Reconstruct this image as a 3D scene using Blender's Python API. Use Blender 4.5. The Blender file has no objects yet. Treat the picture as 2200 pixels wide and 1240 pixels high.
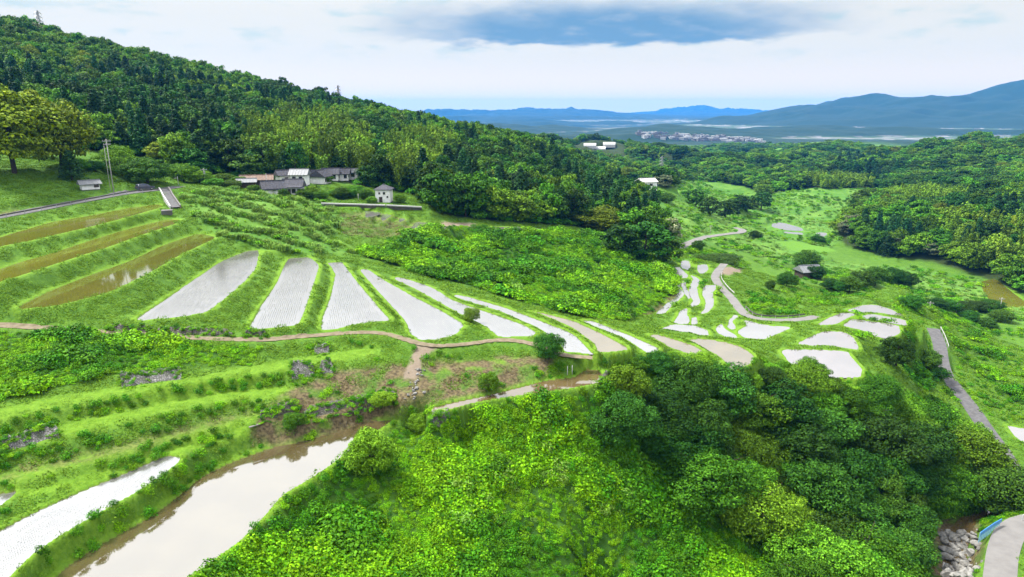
import bpy, bmesh, math, random
import numpy as np
from mathutils import Vector, Matrix
R = math.radians
random.seed(7)
rng = np.random.default_rng(11)
scene = bpy.context.scene
COL = scene.collection

# ------------------------------------------------------------------ camera, sky, sun, exposure
CAM_Z = 75.0
PITCH = R(14.7)
F, CX, CY = 1466.7, 1100.0, 620.0
cam_d = bpy.data.cameras.new('camera'); cam = bpy.data.objects.new('camera', cam_d); COL.objects.link(cam)
cam.location = (0, 0, CAM_Z); cam.rotation_euler = (R(90) - PITCH, 0, 0)
cam_d.lens = 24.0; cam_d.sensor_width = 36.0; cam_d.clip_start = 1.0; cam_d.clip_end = 60000
scene.camera = cam
scene.view_settings.view_transform = 'Standard'; scene.view_settings.look = 'None'
scene.view_settings.exposure = 3.0; scene.view_settings.gamma = 1.0
SUN_EL, SUN_AZ = R(58), R(-70)      # azimuth from +Y towards +X
sd = bpy.data.lights.new('sun', 'SUN'); sun = bpy.data.objects.new('sun', sd); COL.objects.link(sun)
sd.energy = 1.5; sd.angle = R(10); sd.color = (1.0, 0.96, 0.88)
_s = Vector((math.sin(SUN_AZ) * math.cos(SUN_EL), math.cos(SUN_AZ) * math.cos(SUN_EL), math.sin(SUN_EL)))
sun.rotation_euler = (-_s).to_track_quat('-Z', 'Y').to_euler(); sun.location = _s * 900
cy = scene.cycles
cy.max_bounces = 5; cy.diffuse_bounces = 2; cy.glossy_bounces = 2; cy.transmission_bounces = 2
cy.transparent_max_bounces = 4; cy.volume_bounces = 0
cy.use_denoising = True

def build_world():
    w = bpy.data.worlds.new('World'); scene.world = w; w.use_nodes = True
    nt = w.node_tree; N, L = nt.nodes, nt.links; N.clear()
    def math_(op, a, b=None, c=None):
        n = N.new('ShaderNodeMath'); n.operation = op
        for i, v in enumerate((a, b, c)):
            if v is None: continue
            if isinstance(v, (int, float)): n.inputs[i].default_value = v
            else: L.new(v, n.inputs[i])
        return n.outputs[0]
    def smooth(v, a, b, lo=0.0, hi=1.0):
        n = N.new('ShaderNodeMapRange'); n.interpolation_type = 'SMOOTHSTEP'
        L.new(v, n.inputs[0])
        for i, q in enumerate((a, b, lo, hi)): n.inputs[i + 1].default_value = q
        return n.outputs[0]
    tc = N.new('ShaderNodeTexCoord'); sx = N.new('ShaderNodeSeparateXYZ'); L.new(tc.outputs['Generated'], sx.inputs[0])
    X, Y, Z = sx.outputs
    el = math_('MULTIPLY', math_('ARCSINE', Z), 57.2958)
    az = math_('MULTIPLY', math_('ARCTAN2', X, Y), 57.2958)
    cv = N.new('ShaderNodeCombineXYZ'); L.new(math_('MULTIPLY', az, 0.16), cv.inputs[0]); L.new(math_('MULTIPLY', el, 0.55), cv.inputs[1])
    def noise(scale, det, off):
        m = N.new('ShaderNodeVectorMath'); m.operation = 'ADD'; L.new(cv.outputs[0], m.inputs[0]); m.inputs[1].default_value = off
        n = N.new('ShaderNodeTexNoise'); n.inputs['Scale'].default_value = scale; n.inputs['Detail'].default_value = det
        L.new(m.outputs[0], n.inputs['Vector']); return n.outputs[0]
    n1 = noise(1.0, 6, (3.1, 7.7, 0)); n2 = noise(2.4, 5, (13.7, 2.2, 4)); n3 = noise(0.7, 4, (8.8, 1.2, 9))
    eld = math_('ADD', el, math_('MULTIPLY_ADD', n1, 3.4, -1.7))
    azd = math_('ADD', az, math_('MULTIPLY_ADD', n3, 12.0, -6.0))
    # dark blue cloud base, sharp below and dissolving upwards
    up_fade = smooth(math_('ADD', eld, math_('MULTIPLY', math_('ABSOLUTE', math_('SUBTRACT', az, 6)), 0.04)), 6.3, 9.4, 1, 0)
    core = math_('MULTIPLY', smooth(eld, 4.75, 5.25), up_fade)
    core = math_('MULTIPLY', core, smooth(azd, -13, -2))
    core = math_('MULTIPLY', core, smooth(azd, 16, 27, 1, 0))
    core = math_('MULTIPLY', core, smooth(n2, 0.2, 0.55, 0.72, 1.0))
    # faint grey-teal wisps elsewhere
    w1 = math_('MULTIPLY', smooth(n2, 0.47, 0.70), smooth(n1, 0.42, 0.62))
    w1 = math_('MULTIPLY', w1, smooth(el, 3.0, 5.2)); w1 = math_('MULTIPLY', w1, smooth(el, 14, 30, 1, 0))
    def mix(fac, a, b):
        n = N.new('ShaderNodeMix'); n.data_type = 'RGBA'
        if isinstance(fac, (int, float)): n.inputs[0].default_value = fac
        else: L.new(fac, n.inputs[0])
        for s, v in ((n.inputs[6], a), (n.inputs[7], b)):
            if isinstance(v, tuple): s.default_value = (*v, 1)
            else: L.new(v, s)
        return n.outputs[2]
    c = mix(w1, (0.101, 0.1025, 0.104), (0.070, 0.088, 0.096))
    c = mix(core, c, (0.012, 0.034, 0.066))
    gl = mix(smooth(el, 0.0, 4.6, 1.0, 0.0), mix(smooth(el, 8.0, 20.0), (1.06, .995, 0.86), (1.0, 1.0, 1.0)), (1.55, 1.19, 0.74))   # brighter, warmer cloud towards the horizon
    mm = N.new('ShaderNodeMix'); mm.data_type = 'RGBA'; mm.blend_type = 'MULTIPLY'; mm.inputs[0].default_value = 1.0
    L.new(c, mm.inputs[6]); L.new(gl, mm.inputs[7]); c = mm.outputs[2]
    # an overcast sky brightens towards the zenith
    g = smooth(Z, 0.11, 0.46, 1.0, 3.6)
    bg = N.new('ShaderNodeBackground'); L.new(c, bg.inputs[0]); L.new(g, bg.inputs[1])
    sky = N.new('ShaderNodeTexSky'); sky.sky_type = 'NISHITA'; sky.sun_disc = False
    sky.sun_elevation = SUN_EL; sky.sun_rotation = SUN_AZ
    bs = N.new('ShaderNodeBackground'); L.new(sky.outputs[0], bs.inputs[0]); bs.inputs[1].default_value = 0.05
    ms = N.new('ShaderNodeMixShader'); ms.inputs[0].default_value = 0.93
    L.new(bs.outputs[0], ms.inputs[1]); L.new(bg.outputs[0], ms.inputs[2])
    out = N.new('ShaderNodeOutputWorld'); L.new(ms.outputs[0], out.inputs[0])
build_world()

# ------------------------------------------------------------------ surveying: photo sight lines to ground points
ST, CT = math.sin(PITCH), math.cos(PITCH)
def ray(px, py):
    u, v = (px - CX) / F, (CY - py) / F
    return u, CT + ST * v, -ST + CT * v
def P(px, py, D):                       # point on that sight line D metres below the drone
    x, y, z = ray(px, py); t = -D / z
    return t * x, t * y, CAM_Z - D
def PR(px, py, r):                      # point on that sight line at ground distance r
    x, y, z = ray(px, py); t = r / math.hypot(x, y)
    return t * x, t * y, CAM_Z + t * z
def proj(x, y, z):
    z = z - CAM_Z
    f = y * CT - z * ST; v = y * ST + z * CT
    f = np.maximum(f, 1e-3)
    return CX + F * x / f, CY - F * v / f
def zoom(x0, y0, s): return lambda pts: [(x0 + a / s, y0 + b / s) for a, b in pts]
Z6 = zoom(1250, 480, 3.143); ZF = zoom(650, 420, 2.933); ZB = zoom(0, 300, 4.4); ZT = zoom(450, 300, 4.4)
ZV = zoom(1400, 180, 2.75)

# ---- flooded paddies: name -> (outline in photo, drop below the drone, look, label)
PADDIES = []
def paddy(pts, D, look, label, rice=None, bund=0.9, smooth=1):
    PADDIES.append(dict(pts=pts, D=D, look=look, label=label, rice=rice, bund=bund, smooth=smooth))
paddy([(-90,546),(0,511),(34,500),(114,477),(193,464),(273,448),(341,439),(350,444),(273,466),(205,484),(136,500),(68,516),(0,529),(-90,560)], 22.7, 'brown', 'long brown flooded paddy just below the guard-railed road')
paddy([(-90,612),(0,579),(57,560),(102,548),(193,518),(273,493),(355,473),(384,472),(377,480),(302,505),(227,532),(148,557),(0,606),(-90,640)], 24.6, 'brown', 'long brown paddy, second below the road')
paddy([(40,660),(110,625),(200,590),(284,560),(352,527),(427,502),(459,509),(459,513),(386,547),(320,586),(240,627),(130,656),(45,665)], 27.0, 'glint', 'brown paddy with sky glints, third below the road', rice=(0.05))
paddy([(530,540),(556,538),(550,575),(520,610),(445,672),(380,682),(287,690),(340,655),(420,600),(480,560)], 29.4, 'pale', 'white shining rice paddy with a brown strip on its left edge', rice=1.0)
paddy([(622,555),(665,553),(685,570),(670,620),(655,665),(640,700),(533,711),(560,660),(595,610),(612,570)], 30.9, 'pale', 'white shining rice paddy with clear planted rows, narrow at its top', rice=1.0)
paddy(ZF([(160,425),(245,420),(290,480),(370,580),(440,660),(490,720),(555,790),(430,798),(300,820),(200,845),(118,850),(125,780),(180,640),(210,500),(185,450)]), 32.0, 'pale', 'wedge shaped shining rice paddy above the bend of the dirt path', rice=1.0)
paddy(ZF([(360,465),(410,468),(520,540),(700,640),(860,720),(1020,815),(960,880),(850,910),(740,912),(680,870),(660,810),(640,780),(520,650),(440,560)]), 33.2, 'pale', 'broad pale paddy reaching the dirt path where the spur joins it', rice=0.8)
paddy(ZF([(575,515),(650,525),(810,580),(880,620),(930,655),(1010,685),(1110,720),(1260,770),(1400,820),(1470,865),(1450,888),(1240,893),(1200,860),(1130,810),(1010,755),(850,665),(720,590),(600,535)]), 34.0, 'pale', 'pale paddy behind the lone sapling', rice=0.6)
paddy(ZF([(945,625),(1040,640),(1280,710),(1440,770),(1700,870),(1820,990),(1830,1000),(1650,985),(1640,950),(1500,840),(1250,730),(1120,690),(990,650)]), 34.6, 'pale', 'pale paddy ending beside the round dark bush', rice=0.6)
paddy(ZF([(1440,730),(1500,740),(1700,790),(1900,880),(2060,970),(1960,985),(1860,990),(1850,940),(1700,830),(1500,745)]), 35.2, 'tan', 'tan paddy, next one down from the round bush')
paddy(Z6([(0,658),(60,658),(150,690),(350,770),(530,850),(480,870),(440,875),(300,780),(100,700)]), 36.6, 'pale', 'narrow pale paddy along the foot of the bushy slope')
paddy(Z6([(450,755),(520,755),(640,790),(760,830),(830,875),(800,890),(720,880),(600,840),(520,790)]), 38.0, 'tan', 'tan paddy partly hidden by the tree tops')
paddy(Z6([(700,790),(800,780),(950,800),(1060,830),(1130,870),(1165,905),(1140,945),(1040,990),(990,985),(975,940),(920,890),(820,840)]), 39.6, 'tan', 'rounded tan paddy at the end of the fan')
# foreground
paddy([(-70,1180),(0,1141),(67,1106),(102,1089),(203,1045),(261,1022),(319,996),(357,980),(389,983),(380,996),(348,1022),(305,1051),(247,1083),(174,1124),(116,1159),(64,1196),(20,1240),(-40,1300),(-90,1300)], 36.2, 'pale', 'nearest planted paddy with rows of seedlings', rice=1.3, bund=0.7)
paddy([(-40,1080),(0,1062),(38,1057),(0,1088),(-40,1110)], 35.5, 'pale', 'small bright paddy corner above the nearest planted paddy', bund=0.5)
paddy([(60,1300),(116,1245),(151,1214),(203,1179),(261,1147),(334,1106),(392,1060),(435,1025),(493,996),(580,964),(655,948),(732,926),(790,906),(846,902),(822,918),(770,949),(747,972),(716,995),(676,1023),(606,1064),(561,1117),(520,1158),(500,1174),(406,1240),(350,1300)], 38.2, 'mud', 'big nearest flooded paddy, brown along its upper bank', bund=0.8)
paddy([(926,878),(964,868),(1041,852),(1118,833),(1176,818),(1234,812),(1257,796),(1284,795),(1298,810),(1288,822),(1234,833),(1118,849),(1022,864),(964,880),(928,887)], 36.6, 'ditch', 'curved muddy ditch-like paddy below the dirt path', bund=0.7)
# gully
paddy(Z6([(610,300),(660,300),(715,350),(720,365),(640,372),(625,340)]), 46.6, 'pale', 'small pale paddy at the head of the winding terraces')
paddy(Z6([(675,252),(725,255),(732,300),(705,318),(670,290)]), 47.4, 'pale', 'tiny pale paddy under the dark tree clump')
paddy(Z6([(780,282),(850,280),(848,318),(805,345),(785,322)]), 47.4, 'pale', 'tiny pale paddy beside the sandy yard')
paddy(Z6([(735,350),(790,375),(795,400),(775,430),(790,500),(800,520),(790,545),(740,565),(735,555),(755,520),(735,480),(730,440),(745,400),(755,375)]), 46.2, 'pale', 'snaking pale paddy in the middle of the winding terraces')
paddy(Z6([(665,390),(700,390),(705,440),(740,490),(720,510),(700,500),(680,450),(670,430)]), 46.4, 'pale', 'thin pale paddy between two snaking paddies')
paddy(Z6([(640,400),(655,395),(660,430),(690,480),(660,510),(600,560),(560,605),(500,618),(520,590),(580,540),(640,500),(655,450)]), 45.6, 'pale', 'pale paddy beside the bare soil bank')
paddy(Z6([(690,580),(715,575),(710,620),(720,660),(700,685),(620,675),(650,630),(660,600)]), 44.8, 'pale', 'pale paddy narrowing upwards above the wide one')
paddy(Z6([(840,420),(900,418),(910,430),(880,470),(890,520),(885,560),(850,600),(800,612),(835,575),(840,530),(815,480),(820,440)]), 46.0, 'pale', 'pale hook shaped paddy nearest the concrete lane')
paddy(Z6([(740,640),(775,635),(780,680),(740,685)]), 45.0, 'pale', 'small square pale paddy')
paddy(Z6([(535,715),(610,684),(760,692),(850,725),(855,755),(700,755),(560,735)]), 44.0, 'pale', 'wide pale paddy at the mouth of the winding terraces')
paddy(Z6([(905,715),(940,675),(965,715),(1060,770),(1000,775),(920,740)]), 44.6, 'pale', 'pointed pale paddy by the concrete lane')
paddy(Z6([(1000,650),(1030,620),(1055,625),(1010,660),(1030,690),(1040,705),(1010,718),(985,700)]), 45.0, 'pale', 'small crooked pale paddy by the concrete lane')
paddy(Z6([(1095,660),(1130,658),(1190,680),(1290,695),(1420,700),(1330,740),(1230,780),(1170,782),(1100,770),(1050,735),(1120,690)]), 44.6, 'pale', 'large pale paddy under the curve of the concrete lane')
paddy(Z6([(1340,855),(1560,855),(1790,865),(1830,920),(1895,990),(1880,1040),(1700,1040),(1420,960)]), 43.6, 'lilac', 'large pale paddy behind the tree tops, bottom one on the ridge')
paddy(Z6([(1455,815),(1540,770),(1640,730),(1770,735),(1830,770),(1865,830),(1870,855),(1700,825),(1560,825)]), 44.6, 'lilac', 'domed pale paddy on the ridge')
paddy(Z6([(1760,690),(1830,645),(2140,690),(2148,740),(2060,778),(1980,760),(1900,720)]), 45.6, 'lilac', 'squarish pale paddy at the ridge end')
paddy(Z6([(1875,635),(1950,612),(2180,652),(2195,690),(2050,665)]), 46.0, 'lilac', 'narrow pale paddy strip at the ridge end')
paddy(Z6([(1790,590),(1900,555),(1980,550),(2080,580),(2185,630),(2000,600),(1900,600)]), 46.4, 'lilac', 'topmost pale paddy strip at the ridge end')
paddy(Z6([(1590,685),(1660,645),(1760,605),(1850,610),(1790,640),(1710,680)]), 45.4, 'lilac', 'slanting pale paddy strip on the ridge')
# small terraces below the storehouse
paddy(ZT([(1470,675),(1540,680),(1610,700),(1480,745)]), 29.4, 'pale', 'small pale paddy under the storehouse wall', bund=0.5)
paddy(ZT([(1622,705),(1700,710),(1722,720),(1625,775)]), 30.1, 'pale', 'second small pale paddy under the storehouse wall', bund=0.5)
paddy(ZT([(1800,745),(1860,748),(1790,782)]), 30.8, 'pale', 'third small pale paddy under the storehouse wall', bund=0.5)
paddy(ZT([(1955,778),(2070,790),(2090,800),(1950,865),(1760,950),(1690,978),(1760,925),(1880,875)]), 32.0, 'pale', 'tapering pale paddy with a brown bank', bund=0.5)
paddy(ZT([(2140,808),(2230,818),(2260,850),(2200,858),(2160,840)]), 32.5, 'pale', 'small pale paddy beside the dry fields', bund=0.5)
paddy([(1052,488),(1100,488),(1158,492),(1150,495),(1100,494)], 34.2, 'pale', 'thin pale paddy at the foot of the wooded hill', bund=0.6)
# valley and right side
paddy(ZV([(715,828),(765,820),(890,855),(892,868),(800,866),(710,845)]), 70.0, 'pale', 'pale paddy on the valley floor, larger one', bund=1.5)
paddy(ZV([(780,874),(892,882),(890,892),(790,882)]), 69.5, 'pale', 'thin pale paddy on the valley floor', bund=1.5)
paddy(ZV([(970,886),(1000,878),(1040,885),(1010,905)]), 70.0, 'pale', 'small pale paddy near the round valley bush', bund=1.5)
paddy([(2108,606),(2140,600),(2165,622),(2210,655),(2200,660),(2140,658),(2115,630)], 72.5, 'brown', 'olive brown paddy below the bamboo wood', bund=1.2)
paddy([(2164,915),(2180,918),(2240,930),(2240,960),(2200,952),(2180,935)], 60.2, 'lilac', 'pale paddy beside the valley road', bund=0.8)

# ---- lanes: (outline points, drops, half width)
LANES = dict(
    dirt_path=dict(pts=[(-90,694,28.2),(0,700,28.6),(100,706,28.9),(200,712,29.6),(300,718,30.5),(388,726,30.9),(475,729,31.2),(533,730.5,31.4),(577,731,31.6),(655,723,31.9),(732,717,32.1),(790,714,32.3),(828,717,32.4),(867,728,32.6),(902,739,32.75),(944,744,33.0),(1002,740,33.5),(1060,731,33.9),(1110,732,34.0),(1157,742,34.1),(1207,764,34.3),(1273,769,34.5)], w=0.7),
    road=dict(pts=[(-140,492,21.9),(-60,478,21.6),(0,466,21.3),(60,455,21.1),(130,441,20.9),(200,428,20.6),(260,417,20.4),(310,411,20.2),(345,407,20.2),(385,401,20.3)], w=2.0),
    concrete_lane=dict(pts=[(1556,567,47.6),(1540,585,47.4),(1535,598,47.2),(1550,620,47.0),(1572,640,46.8),(1585,660,46.4),(1605,680,46.0),(1640,687,45.9),(1690,689,45.9),(1735,685,46.0),(1755,680,46.1)], w=1.2),
    valley_road=dict(pts=[(1455,534,48.6),(1480,523,50.0),(1510,510,53.0),(1560,503,57.5),(1592,500,60.0),(1597,494,61.0),(1578,489,62.0)], w=2.0),
    side_road=dict(pts=[(2004,706,56.0),(2012,722,56.6),(2020,745,57.2),(2022,770,57.6),(2030,805,58.2),(2062,845,58.9),(2090,880,59.4),(2120,925,59.8),(2150,965,60.0),(2180,1015,59.8),(2215,1060,59.2)], w=1.5),
    bridge_road=dict(pts=[(2142,1330,56.8),(2148,1240,57.0),(2154,1185,57.2),(2168,1145,57.4),(2198,1124,57.6),(2260,1114,57.6)], w=1.75),
)
BENCHES = [  # mown or weedy terrace flats left of the spur, soft
    ([(-90,915,31.4),(0,888,31.6),(130,862,31.8),(260,840,32.0),(400,822,32.3),(520,800,32.6),(640,780,33.0),(780,758,33.2)], 2.0),
    ([(-90,985,33.0),(0,958,33.2),(120,930,33.3),(200,908,33.3),(300,885,33.5),(480,850,34.0),(600,842,34.4)], 1.9),
    ([(-90,1065,34.6),(0,1035,34.7),(130,1000,34.8),(300,960,35.0),(440,925,35.3),(560,895,35.6)], 1.2),
    ([(60,1062,35.6),(160,1035,35.6),(260,1005,35.8),(360,970,36.0),(440,955,36.2),(520,930,36.3)], 0.8),
    ([(640,905,36.6),(730,885,36.4),(820,865,36.0),(900,845,35.4)], 0.9),
    ([(950,790,34.8),(1020,785,34.9),(1090,775,35.0),(1150,775,35.0)], 1.2),
    ([(430,435,22.8),(520,430,23.6),(620,432,24.6)], 3), ([(450,470,24.6),(560,465,25.6),(660,460,27.0)], 2), ([(480,500,26.8),(580,498,27.6),(690,490,29.0)], 2),
    ([(560,540,29.2),(640,530,29.8),(720,520,31.0)], 2),
]
SOFT_D = [  # ground points by drop
    (100,420,19.2),(30,425,18.8),(180,410,19.2),(100,390,17.0),(250,395,18.3),(150,352,14.0),(40,365,14.4),(20,340,13),(185,358,15.0),(310,388,18.8),(260,365,16.5),(360,385,19.6),(420,395,21.2),(480,390,22),
    (560,388,22.4),(650,402,23.8),(700,397,24.2),(760,400,25.2),(780,412,26),(1000,470,32.6),(1100,484,35.0),(1200,490,38),(1300,500,42),(1400,470,48),(440,415,21.6),(520,408,22.8),(600,418,24.2),(700,425,26.4),(740,436,28.6),
    (760,465,29.7),(820,484,31.8),(760,500,31.0),(720,480,29.9),(830,512,33.0),(800,540,33.2),(900,500,34),(900,560,35),(1000,560,37.2),(1100,560,39),(1200,580,40),(1300,600,42),(1000,520,36),(1150,520,39),(1300,540,42.5),(1400,560,45.8),
    (1400,650,44.5),(1330,670,40.5),(1440,610,46.2),(1050,610,36.6),(1180,650,38.0),(1420,690,43.5),(1370,690,41.5),
    (1500,550,50),(1640,640,49.5),(1700,650,52),(1750,665,48.5),(1640,660,47.5),(1560,540,55),(1640,590,58),(1740,590,63),(1800,640,57),(1850,640,50.5),(1790,655,48.6),(1930,622,52),(1850,600,58),(1700,540,64),(1640,520,62),
    (1460,470,50),(1550,490,57.5),(1385,412,45),(1430,400,45),(1480,410,50),(1490,440,57),(1420,500,46.5),(1500,500,53),(1570,440,60),(1650,420,72),(1690,470,71),(1640,470,67),(1800,440,72),(1900,430,71),(1760,410,74),(1850,470,72),(1740,500,70),(1760,550,68),
    (1810,520,72),(1900,555,73),(2000,570,73),(2090,600,73),(2230,650,73),(2000,620,70),(2060,640,71),(2100,665,70),(2170,725,69.5),(2215,745,69.5),(2125,705,70),(2060,735,63.5),(2100,780,63),(2150,820,63),(2200,870,61.6),(1960,650,60),(1985,690,56),(2050,800,60),(1960,740,50.5),
    (1960,700,47.2),(1900,780,48),(1870,800,47),(1960,830,56),(1990,800,56),
    (1350,850,41.5),(1350,790,38),(1450,800,39.6),(1450,850,43),(1600,840,43.6),(1700,840,45.6),(1800,850,46.8),(1400,900,44.5),(1550,900,47),(1700,930,50.5),(1900,900,55),(2000,1000,60),(1800,1100,58.5),(1600,1000,53),(1500,1150,53),(1400,1000,47.5),(1200,1000,43.5),(1000,950,41.2),
    (1100,900,40.2),(1250,880,40.4),(1200,870,39.6),(800,1100,42),(600,1250,41.4),(700,1150,41.6),(660,1100,39.9),(560,1180,39.6),(800,1000,40.6),(900,930,39.8),(1000,1240,46.5),(1200,1150,47),(1500,1250,55),(1750,1250,61),(1900,1240,62),(1300,1290,55),
    (2060,1180,62),(2050,1240,62.5),(2030,1120,62),(2150,1105,62),(2090,1105,62),(2200,1092,62),(2190,1070,60.2),(2200,1180,57.6),(2195,1000,60),(2250,1240,57.4),
]
SOFT_R = [  # ground points by distance
    (-500,60,560),(-300,50,560),(-150,60,560),(0,74,560),(75,90,560),(150,112,560),(300,142,550),(430,170,540),(520,192,530),(600,206,520),(680,225,510),(750,246,500),(850,268,480),(950,298,460),(1050,318,450),(1150,345,430),(1250,400,400),(1340,440,350),
    (-300,300,230),(0,215,330),(200,250,330),(330,210,420),(450,240,400),(600,262,400),(700,300,350),(850,320,340),(1000,360,330),(1150,410,310),
    (1150,322,1000),(1220,322,1020),(1300,322,1000),(1380,325,980),(1450,330,950),(1550,344,900),(1620,392,850),(1300,395,600),(1400,392,620),(1500,398,640),(1600,395,740),(1580,420,640),
    (1650,406,850),(1650,374,1080),(1720,368,1080),(1590,362,1080),(1700,376,900),(1800,352,950),(1900,332,1000),(2000,314,1050),(2100,300,1100),(2250,296,1100),(2450,290,1100),(1900,405,700),(2000,395,750),(2100,388,700),(2230,375,680),(2400,370,650),
    (1850,495,430),(1950,472,450),(2050,462,470),(2230,430,480),(2400,430,450),(1880,440,580),(1960,425,620),(2100,425,560),
    (1650,336,1540),(1700,336,1600),(1600,340,1500),
]
SOFT_R += [(826, 433, 217.0), (850, 433, 218.0), (800, 431, 217.0), (880, 434, 219.0), (826, 431, 224.0), (870, 432, 225.0), (780, 428, 218.0), (740, 430, 217.0), (900, 438, 219.0)] + [(px, 449 if px < 830 else 459, 205.0) for px in range(690, 911, 12)] + [(px, 437 if px < 830 else 441, 211.5) for px in range(690, 911, 12)]
SOFT_DD = [(px, r, D) for r, D in ((2300,100),(3000,106),(4100,112),(8000,112),(12000,112)) for px in range(-900, 3101, 200)] + \
          [(px, 900, 40) for px in range(-700, 1000, 200)] + [(px, 1500, 88) for px in range(-700, 1200, 200)] + [(px, 1600, 98) for px in range(1250, 2900, 200)] + \
          [(-900, 40, 46), (-600, 40, 46), (-900, 80, 36), (-900, 140, 20), (-700, 110, 30), (2700, 60, 58), (2900, 90, 60), (2700, 140, 64), (2700, 240, 70), (2800, 330, 72)]
RANGES = [  # far mountain crests: (points, distance)
    ([(1330,292),(1400,284),(1480,272),(1560,258),(1620,240),(1700,225),(1760,215),(1810,203),(1870,195),(1905,206),(1940,215),(1980,212),(2010,219),(2060,209),(2130,188),(2180,180),(2230,178),(2400,190),(2600,220),(2900,250)], 5600),
    ([(700,252),(880,240),(950,231),(1000,239),(1080,236),(1130,234),(1180,235),(1250,231),(1300,239),(1370,246),(1420,250),(1500,254)], 9800),
    ([(1330,246),(1380,242),(1450,233),(1500,227),(1550,228),(1600,236),(1680,241),(1800,246)], 14500),
]
# ------------------------------------------------------------------ terrain: one sheet on a polar grid, heights relaxed between surveyed ground
NA, NR = 1280, 1360
A0, A1 = R(-58), R(58)
LR0, LR1 = math.log(26.0), math.log(16500.0)
az_ = np.linspace(A0, A1, NA); lr_ = np.linspace(LR0, LR1, NR)
dA, dR = az_[1] - az_[0], lr_[1] - lr_[0]
RR = np.exp(lr_)[:, None] * np.ones((1, NA)); AA = np.ones((NR, 1)) * az_[None, :]
GX, GY = RR * np.sin(AA), RR * np.cos(AA)
fixed = np.zeros((NR, NA), bool); val = np.zeros((NR, NA))
prio = np.zeros((NR, NA), np.int8)
def idx(x, y):
    return (math.log(max(math.hypot(x, y), 26)) - LR0) / dR, (math.atan2(x, y) - A0) / dA
def put(x, y, z, pr=1):
    i, j = idx(x, y); i, j = int(round(i)), int(round(j))
    if 0 <= i < NR and 0 <= j < NA and prio[i, j] <= pr:
        fixed[i, j] = True; val[i, j] = z; prio[i, j] = pr
def disc(x, y, z):                      # a surveyed spot, a few cells wide so the relaxed ground has no spike there
    i, j = idx(x, y); i, j = int(round(i)), int(round(j))
    for a in range(i - 3, i + 4):
        for b in range(j - 9, j + 10):
            if 0 <= a < NR and 0 <= b < NA and ((a - i) / 3.2) ** 2 + ((b - j) / 9.5) ** 2 <= 1 and prio[a, b] == 0:
                fixed[a, b] = True; val[a, b] = z; prio[a, b] = 1
def bbox(pts, pad):
    xs = [p[0] for p in pts]; ys = [p[1] for p in pts]
    cs = [idx(x, y) for x in (min(xs) - pad, max(xs) + pad) for y in (max(min(ys) - pad, 5), max(ys) + pad)]
    r0 = math.hypot(0 if min(xs) < 0 < max(xs) else min(abs(min(xs)), abs(max(xs))), max(min(ys) - pad, 5))
    i0 = (math.log(max(r0 - pad, 26)) - LR0) / dR
    i1 = max(c[0] for c in cs); j0 = min(c[1] for c in cs); j1 = max(c[1] for c in cs)
    return max(int(i0) - 2, 0), min(int(i1) + 3, NR), max(int(j0) - 2, 0), min(int(j1) + 3, NA)
def inside(poly, X, Y):
    out = np.zeros(X.shape, bool); n = len(poly)
    for k in range(n):
        x0, y0 = poly[k][:2]; x1, y1 = poly[(k + 1) % n][:2]
        c = (y0 > Y) != (y1 > Y)
        out ^= c & (X < (x1 - x0) * (Y - y0) / ((y1 - y0) if y1 != y0 else 1e-9) + x0)
    return out
def seg_dist(pts, X, Y, closed):
    best = np.full(X.shape, 1e9); zz = np.zeros(X.shape); n = len(pts)
    for k in range(n if closed else n - 1):
        a, b = pts[k], pts[(k + 1) % n]
        vx, vy = b[0] - a[0], b[1] - a[1]; L2 = vx * vx + vy * vy + 1e-9
        t = np.clip(((X - a[0]) * vx + (Y - a[1]) * vy) / L2, 0, 1)
        d = np.hypot(X - a[0] - t * vx, Y - a[1] - t * vy)
        m = d < best; best = np.where(m, d, best); zz = np.where(m, a[2] + t * (b[2] - a[2]), zz)
    return best, zz
def chaikin(p, n, closed=True):
    q_ = .13 if closed else .22
    for _ in range(n):
        q = []; m = len(p)
        rngk = range(m if closed else m - 1)
        if not closed: q.append(p[0])
        for k in rngk:
            a, b = np.array(p[k]), np.array(p[(k + 1) % m])
            q += [tuple(a * (1 - q_) + b * q_), tuple(a * q_ + b * (1 - q_))]
        if not closed: q.append(p[-1])
        p = q
    return p
dirt = np.zeros((NR, NA)); mown = np.zeros((NR, NA)); wet = np.zeros((NR, NA))
for pd in PADDIES:
    pd['w'] = chaikin([P(x, y, pd['D']) for x, y in pd['pts']], pd['smooth'])
    pd['z'] = CAM_Z - pd['D']
for pr, ring in ((2, True), (4, False)):
    for pd in PADDIES:
        w = pd['w']; i0, i1, j0, j1 = bbox(w, 6)
        S = np.s_[i0:i1, j0:j1]; X, Y = GX[S], GY[S]
        ins = inside(w, X, Y); d, _ = seg_dist(w, X, Y, True)
        cell = RR[S] * dR
        if ring:
            m = (~ins) & (d < np.maximum(pd['bund'], cell * 1.25)) & (prio[S] <= 2)
            fixed[S] |= m; val[S] = np.where(m, pd['z'] + np.where(RR[S] > 125, .10, .20), val[S]); prio[S] = np.where(m, 2, prio[S])
            mown[S] = np.where(m, 1, mown[S])
        else:
            m = ins
            depth = np.minimum(0.12 + d * 0.4, 0.45)
            fixed[S] |= m; val[S] = np.where(m, pd['z'] - depth, val[S]); prio[S] = np.where(m, 4, prio[S])
            wet[S] = np.where(m, 1, wet[S])
def lane_fix(pts, w, pr):
    i0, i1, j0, j1 = bbox(pts, w + 3); S = np.s_[i0:i1, j0:j1]
    d, zz = seg_dist(pts, GX[S], GY[S], False)
    m = (d < np.maximum(w, RR[S] * dR * .7)) & (prio[S] <= pr)
    fixed[S] |= m; val[S] = np.where(m, zz, val[S]); prio[S] = np.where(m, pr, prio[S])
    return S, d
lane_mask = np.zeros((NR, NA), bool)
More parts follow.
